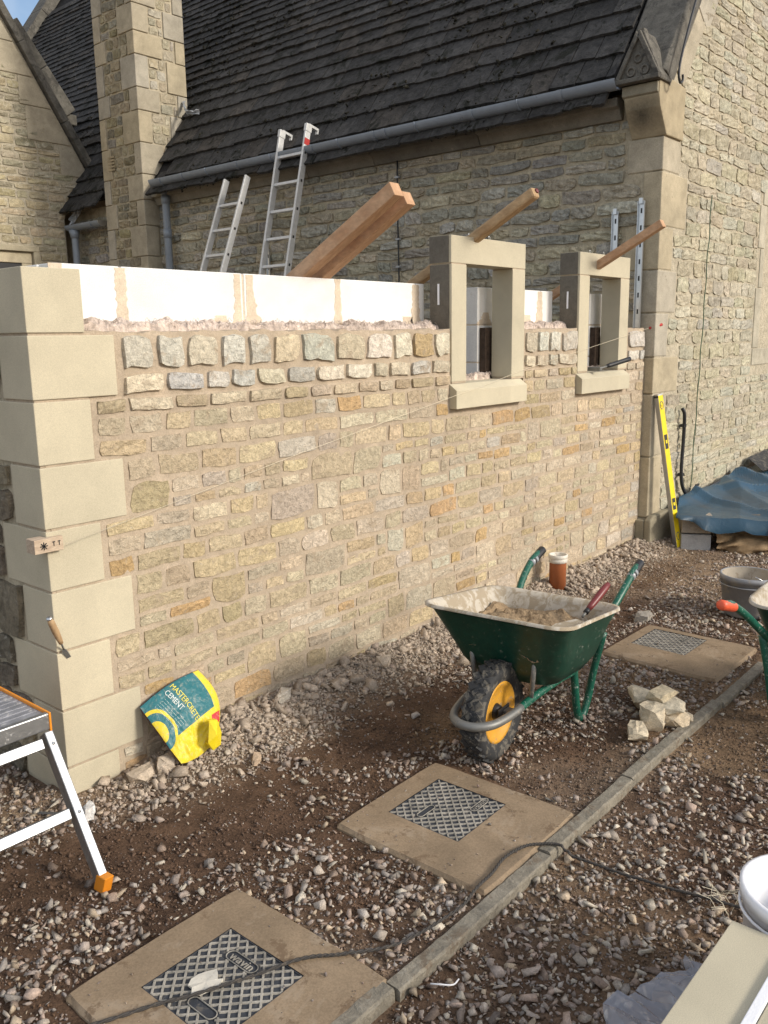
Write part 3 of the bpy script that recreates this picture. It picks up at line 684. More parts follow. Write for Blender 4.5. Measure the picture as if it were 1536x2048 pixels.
# ------------------------------------------------------------------ CHURCH
CX = 4.85; GY = -.07
OLD = [(.42, .36, .25), (.40, .345, .235), (.44, .37, .255), (.36, .31, .22), (.31, .275, .20), (.34, .29, .20), (.30, .28, .22), (.36, .31, .20), (.32, .30, .245)]
SIDE = [(.46, .42, .34), (.40, .385, .34), (.49, .44, .33), (.43, .41, .36), (.50, .44, .32), (.38, .355, .30), (.46, .44, .385)]
GAB = [(.46, .42, .32), (.44, .41, .32), (.48, .43, .33), (.45, .425, .345), (.43, .385, .29), (.49, .45, .35), (.45, .395, .29)]
ASH = [(.44, .385, .285), (.42, .37, .28), (.45, .385, .27), (.41, .37, .295), (.43, .39, .315)]
SL = 1.435
def roofz(x): return 3.315+SL*(x-4.66)
def soot_mat():
    m, nt, b = nmat('sooty_ashlar', .9, 0, .2); tc = nt.nodes.new('ShaderNodeTexCoord'); co = tc.outputs['Object']
    n1 = noise(nt, co, 9, 6, .65); n2 = noise(nt, co, 60, 5, .7)
    c = mix(nt, 1, (.40, .335, .225), ramp(nt, n1, [(.3, g3(.8)), (.7, g3(1.15))]), 'MULTIPLY')
    d = nt.nodes.new('ShaderNodeVectorMath'); d.operation = 'DISTANCE'; nt.links.new(co, d.inputs[0]); d.inputs[1].default_value = (4.735-4.85, .055, 3.17)
    ad = nt.nodes.new('ShaderNodeMath'); ad.operation = 'MULTIPLY_ADD'; nt.links.new(n2, ad.inputs[0]); ad.inputs[1].default_value = .12; nt.links.new(d.outputs['Value'], ad.inputs[2])
    c = mix(nt, ramp(nt, ad.outputs[0], [(.06, g3(.85)), (.22, g3(0))]), c, (.04, .037, .032)); nt.links.new(c, b.inputs['Base Color']); bump(nt, b, n2, .5, .006); return m
church = thing('church', 'old stone church with black slate roof, tall chimney and gable', 'church', (4.85, 0, 0))
def church_build():
    t = church; rng = random.Random(31); ftot = []
    # cores
    g = G(); g.box(CX+.005, 5.3, .005, 12.6, -.3, 3.30); g.obj('wall_core', M['oldmortar'], t)
    apex = 8.6; za = 3.36+SL*(apex-4.70)
    poly = [(CX+.012, -.3), (CX+.012, 3.36+SL*(CX-4.70)-.1), (apex, za-.1), (2*apex-CX, 3.36+SL*(CX-4.70)-.1), (2*apex-CX, -.3)]
    G().prism(poly, lambda a, b: (a, GY+.0025, b), lambda a, b: (a, .35, b)).obj('gable_core', M['gablemortar'], t)
    # corner quoins (both faces in one block each)
    zs = [-.2, .245, .72, 1.20, 1.475, 1.80, 2.11, 2.42, 2.80, 3.035]
    qy = [.03, .10, .08, .10, .22, .07, .20, .07, .20]; qx = [.5, .22, .25, .45, .22, .34, .24, .46, .30]
    for i in range(9):
        cc = random.Random(i+70).choice(ASH); 
        q = G().box(CX-.004, CX+qx[i], GY-.003, GY+.07+qy[i], zs[i]+.004, zs[i+1]-.004, cc); q.obj('quoin_block', M['ashlar'], t, bevel=.008)
    # plinth
    poly = [(-.2, 0), (.20, 0), (.265, .05), (-.2, .05)]
    q = G(); q.prism([(CX-.06, -.3), (CX-.06, .235), (CX-.004, .27), (9.5, .27), (9.5, -.3)], lambda a, b: (a, GY-.06, b), lambda a, b: (a, GY-.004, b)); q.box(CX-.06, CX+.01, GY-.004, -.0, -.3, .235)
    for i in range(len(q.c)): q.c[i] = (.30, .265, .19)
    q.obj('plinth', M['ashlar'], t, bevel=.012)
    # side wall stones
    rects = []; v = -.1
    cs = courses(-.1, 3.19, [.075, .09, .105, .12, .085], rng)
    def inq(v0, v1):
        m = 0
        for i in range(9):
            if v1 > zs[i]+.01 and v0 < zs[i+1]-.01: m = max(m, qy[i])
        return GY+.07+m+.012
    for v0, v1 in zip(cs[:-1], cs[1:]):
        row(rects, rng, inq(v0, v1), 6.0, v0, v1, (.15, .42), .016); row(rects, rng, 6.75, 7.74, v0, v1, (.13, .3), .018)
    fs = lambda u, v, d: (CX-d, u, v)
    vis = [r for r in rects if r[1] > 1.25 or r[3] < 1.25]
    sideR = rects
    # gable stones
    rg = []; cs = courses(-.1, 5.6, [.075, .095, .11, .125, .085], rng)
    def gin(v0, v1):
        m = 0
        for i in range(9):
            if v1 > zs[i]+.01 and v0 < zs[i+1]-.01: m = max(m, qx[i])
        return CX+m+.012
    for v0, v1 in zip(cs[:-1], cs[1:]):
        a = gin(v0, v1); xt = 4.70+(v0-3.36)/SL
        if v0 > 3.0: a = max(a, 5.16); 
        if v0 > 3.38: a = max(5.12, xt+.36)
        if a > 8.5: break
        b = 8.6
        if 1.33 < v1 and v0 < 2.8:
            b1 = 7.0
            row(rg, rng, a, b1, v0, v1, (.13, .36), .008); row(rg, rng, 8.15, b, v0, v1, (.12, .26), .016)
        else: row(rg, rng, a, b, v0, v1, (.13, .36), .010)
    fg = lambda u, v, d: (u, GY-d, v)
    # chimney: ashlar corners and rubble
    CXL, CXR, CY0, CY1 = 4.655, 5.33, 6.0, 6.78
    G().box(CXL+.01, CXR, CY0+.01, CY1, -.2, 6.6).obj('chimney_core', M['oldmortar'], t)
    z = -.1; k = 0; qa = []; rubS = []; rubF = []
    while z < 6.5:
        h = rng.choice([.24, .28, .34, .3]); a = (.13, .30)[k % 2]*rng.uniform(.9, 1.15); b = (.32, .17)[k % 2]*rng.uniform(.9, 1.15)
        c = rng.choice(ASH); 
        q = G().box(CXL-.008, CXL+b, CY0-.008, CY0+a, z+.004, z+h-.004, c); q.obj('corner_block', M['ashlar'], t, bevel=.008)
        a2 = (.20, .12)[k % 2]*rng.uniform(.9, 1.15)
        G().box(CXL-.008, CXL+.1, CY1-a2, CY1+.004, z+.004, z+h-.004, rng.choice(ASH)).obj('corner_block', M['ashlar'], t, bevel=.008)
        b2 = (.14, .26)[k % 2]*rng.uniform(.85, 1.1) if z > 3.0 else .1
        G().box(CXR-b2, CXR+.006, CY0-.008, CY0+.1, z+.004, z+h-.004, rng.choice(ASH)).obj('corner_block', M['ashlar'], t, bevel=.008)
        m = [z, z+h*.33, z+h*.66, z+h] if h > .27 else [z, z+h*.5, z+h]
        for v0, v1 in zip(m[:-1], m[1:]):
            row(rubS, rng, CY0+a+.01, CY1-a2-.01, v0, v1, (.10, .24), .016); row(rubF, rng, CXL+b+.01, CXR-b2-.01, v0, v1, (.09, .2), .016)
        z += h; k += 1
    fcs = lambda u, v, d: (CXL-d+.008, u, v); fcf = lambda u, v, d: (u, CY0-d+.008, v)
    # share the 300 parts among the faces by size in view
    allr = [(near_score(f)(r)*kf, n) for n, (R, f, kf) in enumerate(((sideR, fs, .55), (rg, fg, .42), (rubS, fcs, .7), (rubF, fcf, .8))) for r in R if r[1] > (1.6 if n == 0 else 0) and r[1] < 5.4]
    allr.sort(reverse=True); cnt = [sum(1 for s, n in allr[:296] if n == i) for i in range(4)]
    put_stones(sideR, fs, t, M['oldstone'], 'stone', 'small_stones', cnt[0], SIDE, 41, .0055, .011, 1.5, lambda r: near_score(fs)(r) if r[1] > 1.6 else 0, style=lambda r, pr, ro, pal, rn: (rng.uniform(.003, .022), ro, pal, rn), nu=7, nv=5, rnd=1.0, label_small='weathered grey stones of the long wall', spread=.22)
    put_stones(rg, fg, t, M['gablestone'], 'stone', 'small_stones', cnt[1], GAB, 42, .0042, .0055, 1.5, near_score(fg), nu=6, nv=5, rnd=.9, label_small='weathered buff stones of the gable', spread=.10)
    put_stones(rubS, fcs, t, M['oldstone'], 'stone', 'small_stones', cnt[2], OLD, 43, .006, .010, 1.2, near_score(fcs), nu=4, nv=3, label_small='rubble between the chimney corners', spread=.2)
    put_stones(rubF, fcf, t, M['gablestone'], 'stone', 'small_stones', cnt[3], ASH, 44, .005, .008, 1.1, near_score(fcf), nu=4, nv=3, label_small='rubble on the sunlit chimney face', spread=.15)
    # vent on chimney
    vg = G(); [vg.box(CXL-.014, CXL-.004, 6.53, 6.66, 3.62+i*.035, 3.64+i*.035, (.4, .33, .22)) for i in range(5)]; vg.obj('vent_grille', M['ashlar'], t)
    # eaves cornice
    y = .24; i = 0
    while y < 5.99:
        e = min(5.99, y+rng.uniform(.85, 1.3)); c = rng.choice([(.27, .25, .205), (.23, .215, .18), (.18, .17, .145), (.31, .285, .225)])
        q = G().prism([(CX, 3.185), (CX-.035, 3.185), (CX-.075, 3.255), (CX-.115, 3.265), (CX-.115, 3.325), (CX, 3.325)], lambda a, b: (a, y+.003, b), lambda a, b: (a, e-.003, b), c); q.obj('eaves_stone', M['ashlar'], t, bevel=.006)
        y = e
    # gutter and downpipe
    def half(cx, cz, r, y0, y1, nm='gutter'):
        n = 14; prof = [(cx+r*math.cos(a), cz+r*math.sin(a)) for a in [math.pi+math.pi*i/n for i in range(n+1)]]; pin = [(cx+(r-.005)*math.cos(a), cz+(r-.005)*math.sin(a)) for a in [2*math.pi-math.pi*i/n for i in range(n+1)]]
        poly = prof+pin; g = G(); N_ = len(poly); V = [(a, y0, b) for a, b in poly]+[(a, y1, b) for a, b in poly]
        F = [(i, (i+1) % N_, N_+(i+1) % N_, N_+i) for i in range(N_)]+[(i, i+1, N_-2-i, N_-1-i) for i in range(n)]+[(N_+i, N_+N_-1-i, N_+N_-2-i, N_+i+1) for i in range(n)]
        g.add(V, F, (1, 1, 1), 0, False); return g
    gt = half(4.655, 3.415, .066, .20, 5.78).obj('gutter', M['gutter'], t)
    for yy in (.62, 1.42, 2.33, 2.46, 3.22, 4.3, 5.2): half(4.655, 3.415, .073, yy, yy+.035).obj('gutter_joint', M['gutter'], gt)
    for yy in (1.0, 2.0, 2.9, 3.8, 4.8): G().tube([(4.655+.07*math.cos(a), yy, 3.415+.07*math.sin(a)) for a in [math.pi+math.pi*i/8 for i in range(9)]], .006, 6).obj('bracket', M['gutter'], gt)
    half(4.655, 3.415, .074, 5.60, 5.80).obj('outlet', M['gutter'], gt)
    dp = G().tube([(4.70, 5.72, 3.37), (4.735, 5.72, 3.29), (4.745, 5.72, 3.20), (4.745, 5.72, 0)], .043, 16).obj('downpipe', M['gutter'], t)
    for zz in (3.17, 2.80, 1.6): G().tube([(4.745, 5.72, zz), (4.745, 5.72, zz+.09)], .050, 16).obj('pipe_collar', M['gutter'], dp)
    G().box(4.76, 4.84, 5.60, 5.615, 2.83, 2.85).obj('pipe_bracket', M['galv'], dp)
    g2 = half(4.68, 3.10, .066, 6.93, 7.70).obj('gutter', M['gutter'], t)
    G().prism([(4.68+.067*math.cos(a), 3.10+.067*math.sin(a)) for a in [math.pi+math.pi*i/12 for i in range(13)]], lambda a, b: (a, 6.925, b), lambda a, b: (a, 6.932, b)).obj('end_cap', M['galv'], g2)
    half(4.68, 3.10, .074, 7.1, 7.13).obj('gutter_joint', M['gutter'], g2)
    d2 = G().tube([(4.68, 7.58, 3.07), (4.68, 7.58, 2.97), (4.68, 7.58, 0)], .043, 14).obj('downpipe', M['gutter'], t)
    G().tube([(4.68, 7.58, 2.94), (4.68, 7.58, 3.04)], [.047, .07], 14).obj('pipe_collar', M['gutter'], d2)
    # roof: boarding and slates
    n = Vector((-SL, 0, 1)).normalized(); s = Vector((1, 0, SL)).normalized()
    rz0 = Vector((4.63, 0, roofz(4.63)))
    poly = [(4.73, 12.6), (4.73, .23), (apex, .23), (apex, 12.6)]
    g = G(); f0 = lambda a, b: Vector((a, b, roofz(a)))-n*.03; f1 = lambda a, b: Vector((a, b, roofz(a)))-n*.10; g.prism(poly, f0, f1); g.prism([(2*apex-a, b) for a, b in poly], lambda a, b: Vector((a, b, roofz(2*apex-a)-.03)), lambda a, b: Vector((a, b, roofz(2*apex-a)-.10)))
    for i in range(len(g.c)): g.c[i] = (.022, .021, .021)
    roof = g.obj('roof', M['slate'], t)
    slates = []; L = 4.9; v = 0; r = 0
    while v < L:
        ex = .255-.0135*min(r, 9)-.002*max(0, r-9); ex = max(ex, .115); u = .27+rng.uniform(-.2, 0)
        while u < 12.5:
            w = rng.uniform(.2, .40)*(1 if r < 8 else .85)
            if not (r < 2 and u < 6.85 and u+w > 5.9): slates.append((max(u, .27), v, min(u+w, 12.55), v+ex, r))
            u += w
        v += ex; r += 1
    def sl(r_, rr):
        u0, v0, u1, v1, k = r_; V = []; nn = 5; ov = .07; th = rr.uniform(.016, .028); lift = rr.uniform(.006, .014); off = rr.uniform(-.012, .010); jag = [off+rr.uniform(-.007, .007) for _ in range(nn)]
        for side in (0, 1):
            for j in (0, 1):
                for i in range(nn):
                    u = u0+.004+(u1-u0-.008)*i/(nn-1); vv = (v0-.03+jag[i]) if j == 0 else v1+ov
                    h = (lift+th*(1-side) if j == 0 else -.012+.010*(1-side))+rr.uniform(-.0015, .0015)
                    p = rz0+s*vv+n*h; V.append((p.x, u, p.z))
        F = []
        for i in range(nn-1): F += [(i, i+1, nn+i+1, nn+i), (2*nn+i, 3*nn+i, 3*nn+i+1, 2*nn+i+1), (i, 2*nn+i, 2*nn+i+1, i+1)]
        F += [(0, nn, 3*nn, 2*nn), (nn-1, 3*nn-1, 4*nn-1, 2*nn-1)]; F += [(nn+i, nn+i+1, 3*nn+i+1, 3*nn+i) for i in range(nn-1)]
        return V, F
    cl = Vector(CAMLOC); vis = lambda r_: -((Vector((4.7, (r_[0]+r_[2])/2, 3.4))+s*r_[1])-cl).length + (-20 if r_[1] > 2.6 or (6.0 < (r_[0]+r_[2])/2 < 8.6 and r_[1] < 2) else 0)
    order = sorted(range(len(slates)), key=lambda i: -vis(slates[i])); rank = {i: k for k, i in enumerate(order)}; rest = G(); rr = random.Random(77)
    for i, q in enumerate(slates):
        V, F = sl(q, rr); b = rr.uniform(1.1, 1.7); c = (.038*b, .0365*b, .035*b) if rr.random() < .86 else (.046*b, .041*b, .036*b)
        if rank[i] < 298: G().add(V, F, c).obj('slate', M['slate'], roof)
        else: rest.add(V, F, c)
    tag(rest.obj('small_slates', M['slate'], roof), 'farther slates of the same roof', kind='stuff')
    # moss tufts along slate edges
    r = np.random.default_rng(3); P = []
    rows = sorted({q[1] for q in slates})
    for k in range(11000):
        v = rows[r.integers(0, len(rows))]; u = r.uniform(.3, 8.5)
        if vn(u, v, .7, 12) < .42 or (5.85 < u < 6.9 and v < .75): continue
        p = rz0+s*(v-.025+r.normal(0, .02)+(r.random() < .15)*r.uniform(0, .15))+n*r.uniform(.012, .035); P.append((p.x, u, p.z))
    P = np.array(P); rad = np.clip(r.lognormal(math.log(.015), .4, len(P)), .005, .035); c = np.array((.024, .022, .015))*r.uniform(.5, 1.5, (len(P), 1))
    ms = scatter('moss', P-np.array(wloc(church)), rad, c, rock_protos(5, 9, 8, .7), M['rock'], 6, 'dark moss clumps along the slate edges', sink=0); ms.parent = church
    # gable coping with its own stones
    a = .42; 
    L = (apex-4.70)*math.sqrt(1+SL*SL); s0 = Vector((4.70, 0, 3.405))
    k = .05
    while k < L:
        e = min(L, k+rng.uniform(.75, 1.0)); g = G()
        prof = [(-.115, 0), (-.115, .075), (-.09, .10), (.235, .10), (.265, .07), (.265, -.12), (.235, -.14), (-.06, -.14)]
        prof = [(y, h-.10) for y, h in prof]
        g.prism(prof, lambda y, h: Vector((s0+s*(k+.004)+n*h)[:])+Vector((0, y, 0)), lambda y, h: Vector((s0+s*(e-.004)+n*h)[:])+Vector((0, y, 0))); g.obj('coping_stone', M['coping'], t, bevel=.008)
        k = e
    # band of dressed stone under the coping on the gable face
    k = .25
    while k < L-.3:
        e = k+rng.uniform(.45, .8); g = G(); dd = rng.choice([.30, .42])
        g.prism([(k+.005, -.20), (e-.005, -.20), (e-.005, -.20-dd*.55), (k+.005, -.20-dd*.55)], lambda p, h: s0+s*p+n*h+Vector((0, GY-.008, 0)), lambda p, h: s0+s*p+n*h+Vector((0, GY+.04, 0)), rng.choice(ASH)); g.obj('rake_stone', M['ashlar'], t, bevel=.006)
        k = e
    # kneeler corbel
    prof = [(4.70, 3.37), (4.70, 3.28), (4.725, 3.21), (4.775, 3.14), (4.82, 3.08), (4.848, 3.037), (5.15, 3.037), (5.16, 3.40), (4.86, 3.42)]
    G().prism(prof, lambda x, z: (x, GY-.02, z), lambda x, z: (x, .175, z), (.42, .35, .23)).obj('kneeler', soot_mat(), t, bevel=.008)
    G().prism([(4.683, 3.365), (4.683, 3.30), (4.72, 3.28), (4.80, 3.28), (4.80, 3.365)], lambda x, z: (x, GY-.012, z), lambda x, z: (x, .185, z), (.30, .27, .2)).obj('kneeler_band', M['ashlar'], t, bevel=.006)
    # soot stain patch slab is weathering in the stone: small dark sheet fixed to the corbel curve
    # carved gablet facing outwards
    yc, hw, zb = .055, .165, 3.372; gb = G()
    gb.prism([(yc-hw, zb), (yc+hw, zb), (yc+hw, zb+.035), (yc+.03, zb+.33), (yc-.03, zb+.33), (yc-hw, zb+.035)], lambda y, z: (4.655, y, z), lambda y, z: (4.85, y, z)); gk = gb.obj('gablet', M['coping'], t, bevel=.01)
    for sg in (-1, 1): G().prism([(yc+sg*hw, zb+.03), (yc+sg*(hw-.035), zb+.03), (yc+sg*.0, zb+.285), (yc+sg*.015, zb+.33)], lambda y, z: (4.63, y, z), lambda y, z: (4.657, y, z)).obj('raised_rim', M['coping'], gk, bevel=.006)
    G().prism([(yc-hw, zb), (yc+hw, zb), (yc+hw, zb+.032), (yc-hw, zb+.032)], lambda y, z: (4.625, y, z), lambda y, z: (4.657, y, z)).obj('raised_rim', M['coping'], gk, bevel=.006)
    for dy, dz, rr_ in ((-.05, .075, .028), (.05, .075, .028), (0, .155, .026)):
        G().tube([(4.652, yc+dy+rr_*math.cos(a), zb+dz+rr_*math.sin(a)) for a in [i*math.pi/6 for i in range(12)]], .009, 6, closed=True).obj('trefoil', M['coping'], gk)
    rp = rock_protos(3, 12, 55, .8)
    for i, (dy, dz, q) in enumerate(((0, .35, .045), (.035, .325, .035), (-.03, .33, .035))):
        pv, pf = rp[i]; G().add(pv*q+np.array((4.70, yc+dy, zb+dz-.02)), pf.tolist()).obj('finial', M['coping'], gk)
    # iron stay along the coping edge
    st = spline([(5.14, GY-.09, 4.06), (4.95, GY-.10, 3.74), (4.82, GY-.11, 3.50), (4.80, GY-.11, 3.40), (4.83, GY-.11, 3.36), (4.87, GY-.11, 3.385), (4.865, GY-.11, 3.42)], 6)
    G().tube(st, .0085, 8).obj('iron_stay', M['black'], t)
    # far gable coping
    k = .0; s1 = Vector((4.70, 12.55, 3.40))
    while k < L: G().obox(s1+s*(k+.4)+n*.05+Vector((0, .2, 0)), s*.397, (0, .2, 0), n*.09).obj('coping_stone', M['coping'], t, bevel=.008); k += .8
    G().prism([(4.86, -.3), (4.86, 3.5), (apex, za-.1), (2*apex-CX, 3.5), (2*apex-CX, -.3)], lambda a, b: (a, 12.6, b), lambda a, b: (a, 12.9, b)).obj('far_gable', M['oldmortar'], t)
    # lead flashings
    def crumple(pts, w, name='lead_flashing', seed=1):
        r2 = random.Random(seed); V = []; m = 5; pp = spline(pts, 5)
        for p in pp:
            for j in range(m): V.append((p.x+r2.uniform(-.015, .015)-.02*(j % 2), p.y+r2.uniform(-.01, .01), p.z+w*(j/(m-1)-.5)+r2.uniform(-.012, .012)))
        G().add(V, [(i*m+j, i*m+j+1, (i+1)*m+j+1, (i+1)*m+j) for i in range(len(pp)-1) for j in range(m-1)]).obj(name, M['lead'], t)
    crumple([(5.28, 5.97, 4.37), (5.18, 5.80, 4.22), (5.20, 5.60, 4.20)], .05, seed=1)
    crumple([(5.0, 6.85, 3.90), (4.98, 7.1, 3.86), (5.1, 7.45, 4.0)], .09, seed=2)
    crumple([(4.86, 6.95, 3.44), (4.80, 7.2, 3.42), (4.9, 7.5, 3.52)], .12, seed=3)
    crumple([(4.66, 7.62, 3.14), (4.72, 7.55, 3.26), (4.78, 7.50, 3.36)], .14, seed=4)
    # leaded window in the gable, mostly out of view
    x0, x1, z0, z1 = 7.08, 8.1, 1.50, 2.78
    G().box(x0+.1, x1-.1, GY+.05, GY+.06, z0+.05, z1).obj('window_glass', plain_mat('dark_glass', (.03, .035, .04), .1), t)
    for i, (a, b, c, d) in enumerate(((x0-.06, x0+.10, z0-.0, 2.05), (x0+.0, x0+.10, 2.05, 2.4), (x0-.07, x0+.10, 2.4, z1), (x1-.10, x1, z0, z1), (x0-.05, x1, z0-.16, z0), (x0, x1, z1, z1+.2))):
        G().box(a, b, GY-.006, GY+.1, c+.003, d-.003, (.46, .42, .33)).obj('window_stone', M['ashlar'], t, bevel=.006)
    wl_ = G()
    for i in range(-14, 16):
        xa = x0+.1+i*.09
        for sg in (1, -1):
            pts = []
            for q in range(0, 14):
                z = z0+.02+q*.09; xx = xa+sg*(z-z0)*.55
                if x0+.1 < xx < x1-.1: pts.append((xx, GY+.045, z))
            if len(pts) > 1: wl_.tube([pts[0], pts[-1]], .004, 4)
    wl_.obj('lead_cames', M['lead'], t)
church_build()
# black earth cable down the long wall
t = thing('earth_cable', 'thin black cable clipped down the shaded long church wall', 'cable', (4.80, 2.38, 0))
G().tube([(4.815, 2.375+.004*math.sin(z*5), z) for z in np.arange(3.19, .0, -.1)], .008, 6).obj('cable', M['black'], t)
for z in (3.05, 2.80, 2.52, 2.28, 2.12, 1.6): G().box(4.80, 4.83, 2.355, 2.395, z-.008, z+.008).obj('clip', M['lead'], t)
# steel wall starter profiles
def profile(y, z0, z1, label):
    t = thing('wall_profile', label, 'steel channel', (4.83, y, z0), group='steel wall starter channels')
    g = G(); x = 4.815
    g.box(x, x+.004, y-.026, y+.026, z0, z1); g.box(x-.014, x, y-.026, y-.022, z0, z1); g.box(x-.014, x, y+.022, y+.026, z0, z1); g.obj('channel', M['galv'], t)
    z = z1-.05
    while z > z0+.05: G().box(x-.0015, x, y-.006, y+.006, z-.035, z).obj('slot', M['black'], t); z -= .12
    G().box(x-.02, x-.001, y-.014, y+.014, z1-.02, z1+.02).obj('top_tie', M['galv'], t)
profile(.262, 1.66, 2.545, 'short shiny steel wall channel screwed to the church beside the window')
profile(.060, 1.695, 2.60, 'longest shiny steel wall channel at the church corner above the peg')
profile(4.12, 1.95, 2.56, 'small steel wall channel seen low between ladder and reddish timbers')

# green cable and black conduit on the gable
g = G(); pts = []
for i, (x, z) in enumerate([(5.735, 2.72), (5.715, 2.55), (5.73, 2.40), (5.70, 2.25), (5.71, 2.05), (5.69, 1.9), (5.70, 1.7), (5.67, 1.5), (5.68, 1.35), (5.655, 1.15), (5.66, .95), (5.63, .75), (5.64, .55), (5.62, .38)]): pts.append((x, GY-.035, z))
tag(G().tube(spline(pts, 4), .0042, 5).obj('green_cable', M['greencable'], None, (5.65, GY, .3)), 'thin green cable wandering down the sunlit gable wall', 'cable')
t = thing('black_pipe', 'black flexible pipe clipped to the gable, curving to a tap above the tarp', 'pipe', (5.4, GY, .3))
G().tube(spline([(5.37, GY-.03, 1.06), (5.385, GY-.045, 1.0), (5.40, GY-.04, .8), (5.39, GY-.04, .55), (5.42, GY-.045, .42), (5.52, GY-.05, .335), (5.66, GY-.06, .32), (6.2, GY-.07, .36)], 8), .0145, 10).obj('pipe', M['black'], t)
for z in (.92, .52): G().obox((5.395, GY-.035, z), (.022, 0, 0), (0, .018, 0), (0, 0, .012)).obj('clip', M['black'], t)
G().obox((5.70, GY-.06, .335), (.022, 0, 0), (0, .02, 0), (0, 0, .05)).obj('tap_body', M['steelpole'], t, bevel=.005); G().obox((5.70, GY-.06, .395), (.035, 0, 0), (0, .006, 0), (0, 0, .008)).obj('tap_lever', M['black'], t)

# ------------------------------------------------------------------ neighbouring house on the left
def left_house():
    t = thing('stone_house', 'old rubble stone house with steep coped gables behind the unfinished wall', 'house', (3.5, 7.8, 0))
    Y0 = 7.76; SLg = 1.63; ex, ez = 5.14, 3.80; top = lambda x: ez+(ex-x)*SLg; ap = 2.2
    pts = [(ap-3.0, -.3), (4.66, -.3), (4.66, 3.22), (4.90, 3.43), (4.98, 3.70), (5.04, 3.78), (ap, top(ap)-.06), (2*ap-5.0, 3.8), (ap-3.0, 3.2)]
    G().prism(pts, lambda a, b: (a, Y0+.003, b), lambda a, b: (a, Y0+.5, b)).obj('wall_core', M['gablemortar'], t)
    rng = random.Random(61); rects = []; cs = courses(.0, 6.6, [.07, .09, .105, .08, .12], rng)
    for v0, v1 in zip(cs[:-1], cs[1:]):
        b = 4.655 if v1 < 3.24 else (4.66+.24*min(1, (v1-3.24)/.3) if v1 < 3.7 else ex-(v1-ez)/SLg-.30)
        if v1 >= 3.7: b = ex-(v1-ez)/SLg-.34
        a = 1.6
        if v1 < 2.68 and v1 > .8: row(rects, rng, 4.20, b, v0, v1, (.12, .3), .018)
        else: row(rects, rng, a, b, v0, v1, (.12, .32), .018)
    fr = lambda u, v, d: (u, Y0-d, v)
    def score(r): return near_score(fr)(r)*(1 if r[1] > 2.5 and r[0] > 2.9 and r[1] < 5.7 else .01)
    put_stones(rects, fr, t, M['gablestone'], 'stone', 'small_stones', 280, [(.44, .38, .26), (.46, .39, .26), (.40, .36, .26), (.43, .38, .28), (.48, .40, .27), (.37, .33, .24)], 62, .006, .009, 1.3, score, nu=4, nv=3, rnd=.9, label_small='smaller rubble of the house wall', spread=.2)
    # dressed blocks along the rake
    s = Vector((-1, 0, SLg)).normalized(); n = Vector((SLg, 0, 1)).normalized(); s0 = Vector((ex, 0, ez))
    k = .05; i = 0
    while k < 2.9:
        h = rng.uniform(.28, .4); w = (.30, .48)[i % 2]; z = ez+k*s.z; xr = ex-(z-ez)/SLg-.05
        G().prism([(xr, z-.12), (xr-h/SLg, z-.12+h-.008), (xr-w-.1, z-.12+h-.008), (xr-w-.1, z-.12)], lambda a, b: (a, Y0-.012, b), lambda a, b: (a, Y0+.06, b), rng.choice(ASH)).obj('rake_stone', M['ashlar'], t, bevel=.008)
        k += h/s.z; i += 1
    L = (ex-ap)*math.sqrt(1+SLg**2); k = -.05
    while k < L:
        e = min(L, k+rng.uniform(.7, 1.0)); G().obox(s0+s*((k+e)/2)+n*(-.03)+Vector((0, Y0+.12, 0)), s*((e-k)/2-.003), (0, .19, 0), n*.045).obj('coping_stone', M['coping'], t, bevel=.008); k = e
    # second, higher coping behind
    Y1 = 8.4; S2 = 1.36; s2 = Vector((-1, 0, S2)).normalized(); n2 = Vector((S2, 0, 1)).normalized(); b0 = Vector((5.32, 0, 4.70)); ln = 1.21
    G().obox(b0+s2*(ln*.25)-n2*.07+Vector((0, Y1+.25, 0)), s2*(ln*.25-.003), (0, .25, 0), n2*.085).obj('coping_stone', M['coping'], t, bevel=.012)
    G().obox(b0+s2*(ln*.75)-n2*.07+Vector((0, Y1+.25, 0)), s2*(ln*.25-.003), (0, .25, 0), n2*.085).obj('coping_stone', M['coping'], t, bevel=.012)
    G().obox(b0+Vector((-.02, Y1+.28, -.10)), (.09, 0, 0), (0, .2, 0), (0, 0, .07)).obj('kneeler', M['coping'], t, bevel=.02)
    G().prism([(4.0, 3.0), (5.25, 3.0), (5.25, 4.55), (4.50, 5.55), (4.0, 5.0)], lambda a, b: (a, 8.62, b), lambda a, b: (a, 8.9, b)).obj('upper_wall', M['oldmortar'], t)
    # hood mould and window head
    hd = G(); hd.box(2.9, 4.25, Y0-.07, Y0+.02, 2.755, 2.825, (.40, .35, .25)); hd.box(4.17, 4.25, Y0-.07, Y0+.02, 2.2, 2.755, (.40, .35, .25)); hd.obj('hood_mould', M['ashlar'], t, bevel=.01)
    G().box(2.9, 4.165, Y0-.02, Y0+.05, 2.62, 2.752, (.50, .43, .30)).obj('window_head', M['ashlar'], t, bevel=.006)
    G().box(4.03, 4.165, Y0-.02, Y0+.05, 1.0, 2.617, (.50, .43, .30)).obj('window_jamb', M['ashlar'], t, bevel=.006)
    G().box(2.9, 4.03, Y0+.0, Y0+.01, 1.0, 2.617).obj('window_glass', M['black'], t)
    G().box(-.8, 5.0, Y0+.5, 12, 3.0, 3.1).obj('roof_base', M['slate'], t)
left_house()

